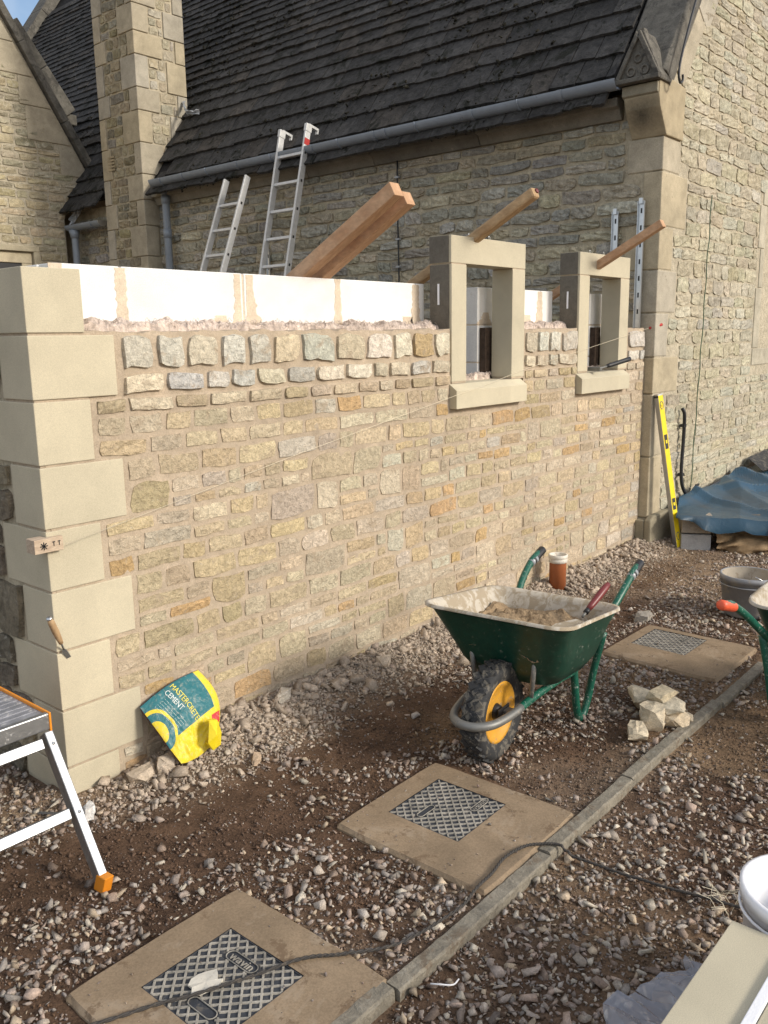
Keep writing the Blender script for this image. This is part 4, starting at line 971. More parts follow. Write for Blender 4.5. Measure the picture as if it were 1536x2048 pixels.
# ------------------------------------------------------------------ kerb
kb = tag(empty('kerb', (0, -1.56, 0)), kind='structure', label='narrow concrete edging kerb along the gravel path')
rng = random.Random(8); ends = [-1.9, -.93, .0, .765, 1.38, 2.30, 2.92]
for i, (a, b) in enumerate(zip(ends[:-1], ends[1:])):
    g = G(); nx = 30; off = rng.uniform(-.006, .006); V = []; prof = [(KY0, -.2), (KY0, .0), (KY0, .014), (KY0+.005, .02), (KY1-.005, .02), (KY1, .014), (KY1, .0), (KY1, -.2)]
    for k in range(nx):
        x = a+.004+(b-a-.008)*k/(nx-1)
        for (y, z) in prof: V.append((x, y+off+float(vn(x, 1, .3, 4)-.5)*.008+rng.uniform(-.0012, .0012), z+rng.uniform(-.0015, .0015)-(.01*sstep(1.4, 2.4, x))+off*.5))
    m = len(prof); F = [(k*m+j, k*m+j+1, (k+1)*m+j+1, (k+1)*m+j) for k in range(nx-1) for j in range(m-1)]+[tuple(range(m))[::-1], tuple((nx-1)*m+j for j in range(m))]
    g.add(V, F); g.obj('edging_stone', M['kerb'], kb)

# ------------------------------------------------------------------ drain covers
def text_mesh(txt, size, extrude=.001):
    cu = bpy.data.curves.new('txt', 'FONT'); cu.body = txt; cu.size = size; cu.extrude = extrude; cu.align_x = 'CENTER'; cu.align_y = 'CENTER'; cu.resolution_u = 3
    o = bpy.data.objects.new('txt', cu); COL.objects.link(o); dg = bpy.context.evaluated_depsgraph_get(); me = bpy.data.meshes.new_from_object(o.evaluated_get(dg))
    V = [v.co.copy() for v in me.vertices]; F = [tuple(p.vertices) for p in me.polygons]; bpy.data.objects.remove(o); bpy.data.meshes.remove(me); bpy.data.curves.remove(cu); return V, F
def clipseg(p, d, lo, hi):
    t0, t1 = -9, 9
    for i in (0, 1):
        if abs(d[i]) < 1e-9:
            if not lo[i] < p[i] < hi[i]: return None
            continue
        a = (lo[i]-p[i])/d[i]; b = (hi[i]-p[i])/d[i]; t0 = max(t0, min(a, b)); t1 = min(t1, max(a, b))
    return (t0, t1) if t1-t0 > .008 else None
def drain(cx, cy, rot, lc, label, badge, seed, far=False):
    t = thing('drain_cover', label, 'drain cover', (cx, cy, 0), group='concrete slabs with square plastic drain covers')
    rng = random.Random(seed); hx, hy = .292, .31; zt = .022
    ca, sa = math.cos(rot), math.sin(rot); W = lambda x, y, z: (cx+x*ca-y*sa, cy+x*sa+y*ca, z)
    lx, ly = lc; h = .148
    # slab as a worn grid with a square opening
    xs = sorted(set([-hx, -hx+.012, hx-.012, hx, lx-h, lx+h]+[round(v, 3) for v in np.linspace(-hx+.04, hx-.04, 14)])); ys = sorted(set([-hy, -hy+.012, hy-.012, hy, ly-h, ly+h]+[round(v, 3) for v in np.linspace(-hy+.04, hy-.04, 14)]))
    V = []; 
    for y in ys:
        for x in xs:
            e = (x in (-hx, hx)) or (y in (-hy, hy)); z = zt-(.011 if e else 0)+(float(fbm(x+cx, y+cy, .12, seed, 3))-.5)*.004
            ix = x*(1-.025*(abs(y/hy)**8)); iy = y*(1-.025*(abs(x/hx)**8)); V.append(W(ix+(rng.uniform(-.003, .003) if e else 0), iy+(rng.uniform(-.003, .003) if e else 0), z))
    nx = len(xs); F = []
    for j in range(len(ys)-1):
        for i in range(nx-1):
            mxx, my = (xs[i]+xs[i+1])/2, (ys[j]+ys[j+1])/2
            if abs(mxx-lx) < h and abs(my-ly) < h: continue
            F.append((j*nx+i, j*nx+i+1, (j+1)*nx+i+1, (j+1)*nx+i))
    ring = [j for j in range(nx)]+[j*nx+nx-1 for j in range(1, len(ys))]+[(len(ys)-1)*nx+i for i in range(nx-2, -1, -1)]+[j*nx for j in range(len(ys)-2, 0, -1)]
    b = len(V); V += [(V[i][0], V[i][1], -.05) for i in ring]; m = len(ring); F += [(ring[k], b+k, b+(k+1) % m, ring[(k+1) % m]) for k in range(m)]
    G().add(V, F, (1, 1, 1), 0, False).obj('concrete_slab', M['concrete'], t)
    # plate
    g = G(); c8 = [W(lx+a*h*.995, ly+b_*h*.995, z) for z in (-.02, .0175) for a, b_ in ((-1, -1), (1, -1), (1, 1), (-1, 1))]; g.add(c8, [(4, 5, 6, 7), (0, 1, 5, 4), (1, 2, 6, 5), (2, 3, 7, 6), (3, 0, 4, 7)]); g.obj('cover_plate', M['lid'], t)
    # raised lattice
    g = G(); p = .0255; H = h*.97
    bx = badge
    for sg in (1, -1):
        d = Vector((math.cos(R_(45)), sg*math.sin(R_(45)))); nrm = Vector((-d.y, d.x))
        for k in range(-16, 17):
            q = nrm*(k*p); r = clipseg(q, d, (-H, -H), (H, H))
            if not r: continue
            segs = [r]
            for (ex, ey, ew, eh) in bx:
                rr = clipseg(q-Vector((ex, ey)), d, (-ew, -eh), (ew, eh))
                if rr:
                    ns = []
                    for s0, s1 in segs:
                        if rr[0] > s0: ns.append((s0, min(s1, rr[0])))
                        if rr[1] < s1: ns.append((max(s0, rr[1]), s1))
                        if rr[1] < s0 or rr[0] > s1: ns.append((s0, s1)) if (s0, s1) not in ns else None
                    segs = [x for x in ns if x[1]-x[0] > .004]
            for s0, s1 in segs:
                a, b_ = q+d*s0, q+d*s1; w = nrm*.0034; z1 = .0212+(.0002 if sg > 0 else 0)
                pts = [a+w, b_+w, b_-w, a-w]; V = [W(lx+v.x, ly+v.y, .017) for v in pts]+[W(lx+v.x, ly+v.y, z1) for v in [a+w*.7, b_+w*.7, b_-w*.7, a-w*.7]]
                g.add(V, [(4, 7, 6, 5), (0, 4, 5, 1), (1, 5, 6, 2), (2, 6, 7, 3), (3, 7, 4, 0)])
    g.obj('tread_lattice', M['lidbar'], t)
    g = G()
    for x0, x1, y0, y1 in ((-h, h, -h, -h+.004), (-h, h, h-.004, h), (-h, -h+.004, -h, h), (h-.004, h, -h, h)):
        c = [W(lx+x, ly+y, z) for z in (.015, .0205) for x, y in ((x0, y0), (x1, y0), (x1, y1), (x0, y1))]; g.add(c, [(4, 5, 6, 7), (0, 1, 5, 4), (1, 2, 6, 5), (2, 3, 7, 6), (3, 0, 4, 7)])
    g.obj('cover_rim', M['lid'], t)
    for i, (ex, ey, ew, eh) in enumerate(bx):
        vert = eh > ew; L = (eh if vert else ew)-.006; r = (ew if vert else eh)-.004; pts = []
        for a in np.linspace(-90, 90, 9): pts.append((L-r+r*math.cos(R_(a)), r*math.sin(R_(a))))
        for a in np.linspace(90, 270, 9): pts.append((-(L-r)+r*math.cos(R_(a)), r*math.sin(R_(a))))
        mp = (lambda a, b_: (-b_*1, a)) if vert else (lambda a, b_: (a, b_))
        sgn = -1 if vert else 1
        G().tube([W(lx+ex+mp(a, b_)[0]*sgn, ly+ey+mp(a, b_)[1]*sgn, .0205) for a, b_ in pts], .0017, 5, closed=True).obj('badge_ring', M['lidbar'], t)
        if i == 0:
            V, F = text_mesh('wavin', .038, .001)
            G().add([W(lx+ex+mp(v.x*1.0, v.y)[0]*sgn, ly+ey+mp(v.x*1.0, v.y)[1]*sgn, .0195+v.z) for v in V], F).obj('lettering', M['lidbar'], t)
    return t
d1 = drain(-.27, -1.243, .0, (.002, .023), 'drain cover in a muddy slab with a torn white paper scrap on it, cable across', [(.045+.035, .02-.0, .021, .062), (-.09, -.03, .019, .055)], 3)
d2 = drain(.745, -1.230, .015, (.033, .062), 'drain cover in the concrete slab between the kerb and the wheelbarrow front wheel', [(.085, -.075, .05, .016), (-.06, .05, .05, .016)], 5)
d3 = drain(2.80, -1.178, -.02, (.085, .093), 'drain cover in the concrete slab behind the wheelbarrow', [(.085, -.06, .05, .016)], 7)
# torn paper label
g = G(); r = random.Random(6); n = 13; pts = [((.045+.018*r.random()-.02*(k % 3 == 0))*math.cos(2*math.pi*k/n), (.030+.012*r.random())*math.sin(2*math.pi*k/n)) for k in range(n)]
cx, cy = -.300, -1.190
V = [(cx, cy, .0265)]+[(cx+a, cy+b, .0235+r.uniform(0, .006)) for a, b in pts]+[(cx+a, cy+b, .022) for a, b in pts]
g.add(V, [(0, 1+k, 1+(k+1) % n) for k in range(n)]+[(1+k, 1+n+k, 1+n+(k+1) % n, 1+(k+1) % n) for k in range(n)]); o = g.obj('paper_scrap', M['paper'], None, (cx, cy, .02)); tag(o, 'torn dirty white paper scrap lying on the nearest drain cover', 'paper scrap')

# ------------------------------------------------------------------ cable across the ground
pts = [(-.75, -1.03), (-.491, -1.134), (-.279, -1.24), (-.08, -1.33), (.012, -1.407), (.16, -1.49), (.306, -1.522), (.45, -1.515), (.559, -1.502), (.66, -1.495), (.748, -1.51), (.80, -1.56), (.817, -1.62), (.835, -1.74), (.854, -1.881), (.88, -2.0), (.907, -2.133), (.94, -2.25)]
sp = spline([(x, y, 0) for x, y in pts], 8); P3 = []
for p in sp:
    z = float(gh(p.x, p.y))
    for (a, b), _ in SLABS:
        if abs(p.x-a) < .30 and abs(p.y-b) < .32: z = .024
    if KY0-.02 < p.y < KY1+.02: z = .022
    if z < .02: z += .014
    P3.append((p.x+.003*math.sin(p.x*40), p.y+.003*math.sin(p.y*50+p.x*31), z+.0075))
P3 = [(a[0], a[1], max(a[2], .5*(P3[max(0, i-2)][2]+P3[min(len(P3)-1, i+2)][2]))) for i, a in enumerate(P3)]
g = G()
tw = []
for ph in (0, math.pi):
    q = []; ac = 0
    fine = spline(P3, 3)
    for i, p in enumerate(fine):
        d = (fine[min(i+1, len(fine)-1)]-fine[max(i-1, 0)]).normalized(); u = d.cross(Vector((0, 0, 1))).normalized(); ac = i*.9
        q.append(p+(u*math.cos(ac+ph)+Vector((0, 0, 1))*math.sin(ac+ph))*.0024)
    g.tube(q, .0032, 6)
tag(g.obj('rope', M['cable'], None, (.5, -1.5, 0)), 'dark twisted rope trailing over two drain slabs, the kerb and gravel', 'rope')

# ------------------------------------------------------------------ wheelbarrows
def barrow(label, O, ang, grip, group, stone=True, front=True, tilt=0, rimcol='traylining'):
    t = thing('wheelbarrow', label, 'wheelbarrow', (O[0], O[1], 0), group=group)
    ca, sa = math.cos(ang), math.sin(ang); zo = O[2] if len(O) > 2 else 0
    def W(a, s, z): return Vector((O[0]+a*ca-s*sa, O[1]+a*sa+s*ca, z+zo))
    # tray
    def ring(a0, a1, s0f, s0b, zf, zb, r, n=6):
        pts = []
        for (ca_, cs, st) in ((a1-r, 1, 0), (a0+r, 1, 90), (a0+r, -1, 180), (a1-r, -1, 270)):
            for i in range(n+1):
                an = R_(st+90*i/n); sh = s0f if ca_ < (a0+a1)/2 else s0b
                a = ca_+r*math.cos(an); s = cs*(sh-r)+r*math.sin(an); k = (a-a0)/(a1-a0); pts.append((a, s, zf*(1-k)+zb*k))
        return pts
    rings = [(ring(-.052, .602, .325, .318, .588, .505, .09), .0), (ring(-.05, .60, .323, .316, .600, .517, .09), 0), (ring(-.038, .588, .312, .305, .598, .515, .085), 0), (ring(-.020, .572, .295, .29, .58, .498, .08), 0),
             (ring(.045, .548, .255, .262, .46, .42, .09), 0), (ring(.10, .525, .222, .235, .35, .335, .1), 0), (ring(.14, .49, .18, .195, .29, .285, .09), 0)]
    V = [W(*p) for rg, _ in rings for p in rg]; n = len(rings[0][0]); F = []; mi = []
    for k in range(len(rings)-1): F += [(k*n+i, (k+1)*n+i, (k+1)*n+(i+1) % n, k*n+(i+1) % n) for i in range(n)]
    F.append(tuple((len(rings)-1)*n+i for i in range(n))[::-1])
    tr = G().add(V, F, (1, 1, 1), 0, True); tr.obj('tray_lining', M[rimcol], t)
    # outer skin, 3 mm outside
    ro = [ring(-.05, .600, .323, .316, .586, .503, .09), ring(-.030, .582, .303, .298, .575, .493, .085), ring(-.025, .577, .300, .295, .57, .488, .085), ring(.036, .557, .263, .270, .455, .415, .09), ring(.090, .534, .231, .244, .343, .328, .1), ring(.135, .498, .188, .203, .278, .273, .09)]
    V = [W(*p) for rg in ro for p in rg]; F = []
    for k in range(len(ro)-1): F += [(k*n+i, k*n+(i+1) % n, (k+1)*n+(i+1) % n, (k+1)*n+i) for i in range(n)]
    F.append(tuple((len(ro)-1)*n+i for i in range(n)))
    G().add(V, F, (1, 1, 1), 0, True).obj('tray_shell', M['green'], t)
    # tubular frame
    R = [(.97, .245, .605), (.90, .245, .592), (.84, .246, .565), (.74, .238, .505), (.62, .215, .41), (.52, .19, .335), (.42, .17, .262), (.30, .15, .252), (.10, .122, .235), (-.04, .112, .222), (-.15, .090, .215), (-.205, .05, .213), (-.222, 0, .213)]
    L = [(a, -s, z) for a, s, z in R[:-1]][::-1]
    path = spline([W(*p) for p in R+L], 5)
    G().tube(path, .0165, 12).obj('frame_tube', M['greenpipe'], t)
    if front:
        sub = [p for p in path if ((p.x-O[0])*ca+(p.y-O[1])*sa) < .03]
        G().tube(sub, .0172, 12).obj('mortar_crust', M['steelpole'], t)
    for sg in (1, -1):
        d = (W(.97, .245*sg, .605)-W(.84, .246*sg, .565)).normalized(); e = W(.97, .245*sg, .605)
        gp = G().tube([e-d*.115, e-d*.10, e-d*.02, e+d*.012, e+d*.018], [.019, .0215, .0205, .021, .012], 14).obj('handle_grip', M[grip[0]], t)
        if grip[1]: G().tube([e-d*.125, e-d*.075], [.0195, .0222], 14).obj('grip_collar', M[grip[1]], gp)
        # leg loop
        lg = [(.40, .170*sg, .292), (.415, .172*sg, .20), (.445, .172*sg, .07), (.48, .172*sg, .018), (.525, .172*sg, .022), (.56, .178*sg, .09), (.575, .195*sg, .22), (.585, .228*sg, .385)]
        G().tube(spline([W(*p) for p in lg], 6), .0165, 12).obj('leg', M['greenpipe'], t)
        G().tube([W(.085, .122*sg, .225), W(.075, .145*sg, .445)], .0105, 8, flat=1).obj('strut', M['steelpole'], t)
        G().obox(W(.074, .143*sg, .45), Vector((ca, sa, 0))*.012, Vector((-sa, ca, 0))*.016, (0, 0, .012)).obj('strut_foot', M['steelpole'], t)
    # wheel
    R0, rt = .196, .048; ax = Vector((-sa, ca, 0)); c = W(0, 0, R0-.006)
    w = tag(empty('wheel', c-Vector((O[0], O[1], 0))))
    w.parent = t
    prof = [(R0-.075, -.030), (R0-.05, -.044), (R0-.022, -.047), (R0-.006, -.036), (R0, -.015), (R0+.001, 0), (R0, .015), (R0-.006, .036), (R0-.022, .047), (R0-.05, .044), (R0-.075, .030)]
    G().lathe(prof, c, 48, ax, u=(0, 0, 1)).obj('tyre', M['black2'], w)
    g = G(); u = Vector((ca, sa, 0)); up = Vector((0, 0, 1)); NL = 26
    for k in range(NL):
        for row_, (off, sl) in enumerate(((-.023, 1), (.023, -1), (0, 1))):
            a = 2*math.pi*(k+.5*(row_ == 1))/NL; wd = .62*2*math.pi*R0/NL
            for q in ((0,) if row_ < 2 else (0,)):
                rad = u*math.cos(a)+up*math.sin(a); tan = -u*math.sin(a)+up*math.cos(a)
                hh = R0+.003-(.004 if row_ < 2 else 0); cc = c+rad*(hh-.002)+ax*off
                tdir = (tan*.75+ax*.66*sl).normalized(); sdir = rad.cross(tdir).normalized()
                if row_ < 2: g.obox(cc, tdir*.017, sdir*.0125, (rad+ax*off*4).normalized()*.006)
                else: g.obox(cc, (tan*.7+ax*.7).normalized()*.013, (tan*.7-ax*.7).normalized()*.0085, rad*.0055)
    tag(g.obj('tread_lugs', M['black2'], w), kind='stuff')
    rp = [(.03, -.012), (.06, -.012), (.10, -.02), (.112, -.032), (.124, -.034), (.126, -.030), (.116, -.022), (.106, -.008), (.106, .008), (.116, .022), (.126, .030), (.124, .034), (.112, .032), (.10, .02), (.06, .012), (.03, .012)]
    G().lathe(rp, c, 32, ax, u=(0, 0, 1)).obj('wheel_rim', M['yellow'], w)
    G().lathe([(.001, -.062), (.011, -.062), (.011, -.035), (.024, -.035), (.034, -.012), (.034, .012), (.024, .035), (.011, .035), (.011, .062), (.001, .062)], c, 18, ax, u=(0, 0, 1)).obj('hub', M['black'], w)
    for sg in (1, -1): G().obox(c+ax*.052*sg-u*.012+up*.012, u*.045, ax*.0035, up*.022).obj('axle_bracket', M['black'], t, bevel=.003)
    for sg in (1, -1): G().obox(c+ax*.082*sg+up*.018, u*.02, ax*.03, up*.004).obj('axle_bracket', M['steelpole'], t)
    return t, W
bt, BW = barrow('green wheelbarrow with mortar in its tray parked on the gravel by the new wall', (1.245, -1.045), R_(6), ('black', 'lead'), 'green builders wheelbarrows')
# mortar heap in the tray
def mortar_heap():
    nu, nv = 46, 46; V = []; 
    for j in range(nv):
        for i in range(nu):
            s = -1+2*i/(nu-1); a = j/(nv-1)
            aa = .00+.555*a; k = abs(s)
            z = .435+.085*math.exp(-((a-.28)/.22)**2-((s-.25)/.5)**2)+.03*math.exp(-((a-.75)/.2)**2)+(float(fbm(aa, s*.3, .07, 5, 4))-.5)*.075-.035*k*k
            # tray wall half width at this height
            hw = .262+(z-.42)*.35; zz = z+.025*(k > .9)
            hwf = hw*(1-.3*max(0, abs(2*a-1))**6)
            aa = .055-(z-.40)*.25+(.50+(z-.40)*.35)*a
            V.append(BW(aa, s*hwf, zz))
    g = G().add(V, [(j*nu+i, j*nu+i+1, (j+1)*nu+i+1, (j+1)*nu+i) for j in range(nv-1) for i in range(nu-1)], (1, 1, 1), 0, False)
    o = g.obj('mortar_heap', stone_mat('wet_mortar', False, (.30, .215, .13), .75, 1.15, 22, 130, .8, .015, rough=.7), None, BW(.3, 0, .3)); tag(o, 'lumpy brown mortar filling the tray of the green wheelbarrow', 'mortar', kind='stuff')
mortar_heap()
# bucket trowel with dark red handle
t = thing('bucket_trowel', 'gauging trowel with dark red handle resting in the wheelbarrow mortar', 'trowel', tuple(BW(.4, -.2, .5)))
h0, h1 = BW(.455, -.205, .520), BW(.60, -.235, .600)
G().tube([h0, h0.lerp(h1, .15), h0.lerp(h1, .5), h0.lerp(h1, .85), h1], [.011, .014, .0165, .016, .011], 12).obj('handle', M['darkred'], t)
G().tube([h0-(h1-h0)*.12, h0], [.012, .0115], 10).obj('collar', M['black'], t)
G().tube([h0-(h1-h0)*.28, h0-(h1-h0)*.1], [.006, .006], 8).obj('shank', M['steelpole'], t)
b0 = BW(.40, -.195, .487); e1 = (BW(.25, -.15, .475)-b0); e2 = Vector((-e1.y, e1.x, 0)).normalized()*.05
g = G().add([b0+e2*.5, b0-e2*.5, b0+e1*.6-e2*1.1, b0+e1-e2*.8, b0+e1+e2*.8, b0+e1*.6+e2*1.1]+[p-Vector((0, 0, .003)) for p in (b0+e2*.5, b0-e2*.5, b0+e1*.6-e2*1.1, b0+e1-e2*.8, b0+e1+e2*.8, b0+e1*.6+e2*1.1)], [(0, 1, 2, 3, 4, 5), (11, 10, 9, 8, 7, 6)]+[(i, 6+i, 6+(i+1) % 6, (i+1) % 6) for i in range(6)]); g.obj('blade', M['traylining'], t)
# second barrow at the edge
barrow('second wheelbarrow with orange handle grips, only its back end in view by the grey bucket', (2.80, -2.02, 0), R_(176), ('orangegrip', None), 'green builders wheelbarrows', front=False)

# ------------------------------------------------------------------ bucket, pipe, level, steps
def bucket(label, c, r0, r1, h, mo, mi, name='bucket', handle=True):
    t = thing(name, label, 'bucket', c); 
    G().lathe([(.001, 0), (r0-.01, 0), (r0, .008), (r1, h-.03), (r1+.006, h-.03), (r1+.007, h), (r1-.001, h+.003), (r1-.006, h)], c, 40).obj('shell', mo, t)
    G().lathe([(r1-.006, h), (r0-.004, .012), (.001, .012)], c, 40).obj('lining', mi, t)
    G().tube([(c[0]+(r1+.004)*math.cos(2*math.pi*k/32), c[1]+(r1+.004)*math.sin(2*math.pi*k/32), c[2]+h-.055) for k in range(32)], .004, 6, closed=True).obj('band', mo, t)
    if handle:
        G().tube([(c[0]+(r1+.012)*math.cos(a), c[1]+(r1+.012)*math.sin(a)*.9, c[2]+h-.04-.10*math.sin((a+1.9)*1)) for a in np.linspace(-2.6, .2, 16)], .0025, 5).obj('wire_handle', M['galv'], t)
    return t
bk = bucket('grey mortar bucket with dried splashes standing behind the second wheelbarrow', (3.70, -1.225, 0.0), .135, .158, .245, M['greybucket'], M['greyin'])
t = thing('drain_pipe', 'short upright terracotta pipe with a white cap collar at the wall foot', 'pipe', (3.365, -.135, .05))
c = (3.365, -.135, .05)
G().lathe([(.001, -.02), (.054, -.02), (.054, .175)], c, 28).obj('pipe_body', M['terracotta'], t)
G().lathe([(.056, .163), (.060, .165), (.060, .185), (.057, .188), (.062, .195), (.062, .214), (.055, .216), (.050, .212), (.050, .192), (.001, .190)], c, 28).obj('collar', plain_mat('cream_plastic', (.66, .62, .54), .5, 0, .4, (.45, .36, .27), 30, .55), t)

t = thing('spirit_level', 'long yellow and grey spirit level leaning against the church corner', 'spirit level', (4.99, -.275, 0))
a = Vector((4.985, -.275, .0)); b = Vector((4.878, -.105, 1.20)); d = (b-a).normalized(); n1 = Vector((-.30, -.95, 0)); n1 = (n1-d*n1.dot(d)).normalized(); n2 = d.cross(n1)
L = (b-a).length
G().obox(a.lerp(b, .5), d*L/2, n1*.019, n2*.028).obj('body', M['alu'], t, bevel=.002)
G().obox(a.lerp(b, .5)+n1*.0193, d*(L/2-.01), n1*.001, n2*.025).obj('yellow_face', M['levelyellow'], t)
for k in (.05, .985): G().obox(a.lerp(b, k if k > .5 else .004), d*.008, n1*.020, n2*.029).obj('end_cap', M['black'], t)
for k, ln in ((.30, .045), (.70, .055)): G().obox(a.lerp(b, k)+n1*.0208, d*ln, n1*.001, n2*.016).obj('vial_window', M['black'], t); G().obox(a.lerp(b, k)+n1*.0222, d*.012, n1*.001, n2*.008).obj('vial', M['levelyellow'], t)
for k in (.93, .09):
    cc = a.lerp(b, k)+n1*.0206; pts = [cc+d*.03*math.cos(x)+n2*.016*math.sin(x) for x in [i*math.pi/8 for i in range(16)]]
    G().tube(pts, .003, 5, closed=True).obj('vial_ring', M['steelpole'], t); G().lathe([(.001, 0), (.010, 0), (.010, .001), (.001, .001)], cc, 12, n1).obj('vial', M['levelyellow'], t)

def platform():
    t = thing('step_platform', 'folding aluminium work platform with orange feet beside the corner quoins', 'work platform', (-.7, -.25, 0))
    Z = .50; x1, y0, y1 = -.222, -.335, .06; x0 = -1.35
    def tb(a, b, w, h, m='alu', nm='leg', nrm=(0, -1, 0), bv=.003):
        a, b = Vector(a), Vector(b); d = (b-a).normalized(); n = Vector(nrm); n = (n-d*n.dot(d)).normalized(); s = d.cross(n)
        return G().obox(a.lerp(b, .5), d*(b-a).length/2, n*h/2, s*w/2).obj(nm, M[m], t, bevel=bv)
    # deck with ribs
    G().box(x0, x1-.004, y0+.012, y1-.012, Z-.03, Z-.008).obj('deck', M['deck'], t)
    for k in range(11):
        y = y0+.035+k*(y1-y0-.07)/10; G().box(x0, x1-.006, y-.009, y+.009, Z-.008, Z-.0065).obj('deck_rib', M['deck'], t)
    G().box(x0, x1, y0-.006, y0+.016, Z-.055, Z+.0).obj('edge_rail', M['alu'], t, bevel=.004); G().box(x0, x1, y1-.016, y1+.006, Z-.055, Z+.0).obj('edge_rail', M['alu'], t, bevel=.004)
    G().box(x1-.004, x1+.003, y0-.01, y1+.01, Z-.06, Z+.003).obj('end_trim', M['orange'], t, bevel=.002)
    for (ya, yb) in ((y0+.01, -.615), (y1-.01, .32)):
        yb2 = yb
        for xx, xf in ((x1+.002, -.240), (x0+.05, x0+.06)):
            lg = tb((xx-.012, ya, Z-.07), (xf, yb2+.01, .035), .028, .046, nrm=(0, -1, .5)); G().obox(((xf), yb2, .030), (.016, 0, 0), (0, .025, -.002), (0, -.012, .030)).obj('foot', M['orange'], t, bevel=.003)
            for dx in (-.009, .009):
                tb((xx-.012+dx, ya-.022, Z-.082), (xf+dx, yb2+.01-.022, .035), .003, .004, nrm=(0, -1, .5), nm='leg_ridge', bv=0)
            for fz in (.08, .55): 
                p = Vector((xx-.012, ya, Z-.07)).lerp(Vector((xf, yb2+.01, .035)), fz); G().lathe([(.001, .016), (.005, .015), (.006, .010)], p+Vector((0, -.010, .005)), 8, (0, -1, .5)).obj('rivet', M['galv'], t)
        for fz in (.06, .54):
            p = Vector((x1-.035, ya, Z-.07)).lerp(Vector((-.262, yb2+.01, .035)), fz); q = Vector((x0+.07, p.y, p.z)); tb(q, p, .034, .036, nm='crossbar', nrm=(0, -1, .5))
    tb((-.27, -.47, .22), (-.27, -.30, .16), .012, .006, nm='brace'); 
M['deck'] = plain_mat('scuffed_deck', (.34, .345, .37), .5, .5, .5, (.50, .48, .45), 22, .56, var=.3)
platform()

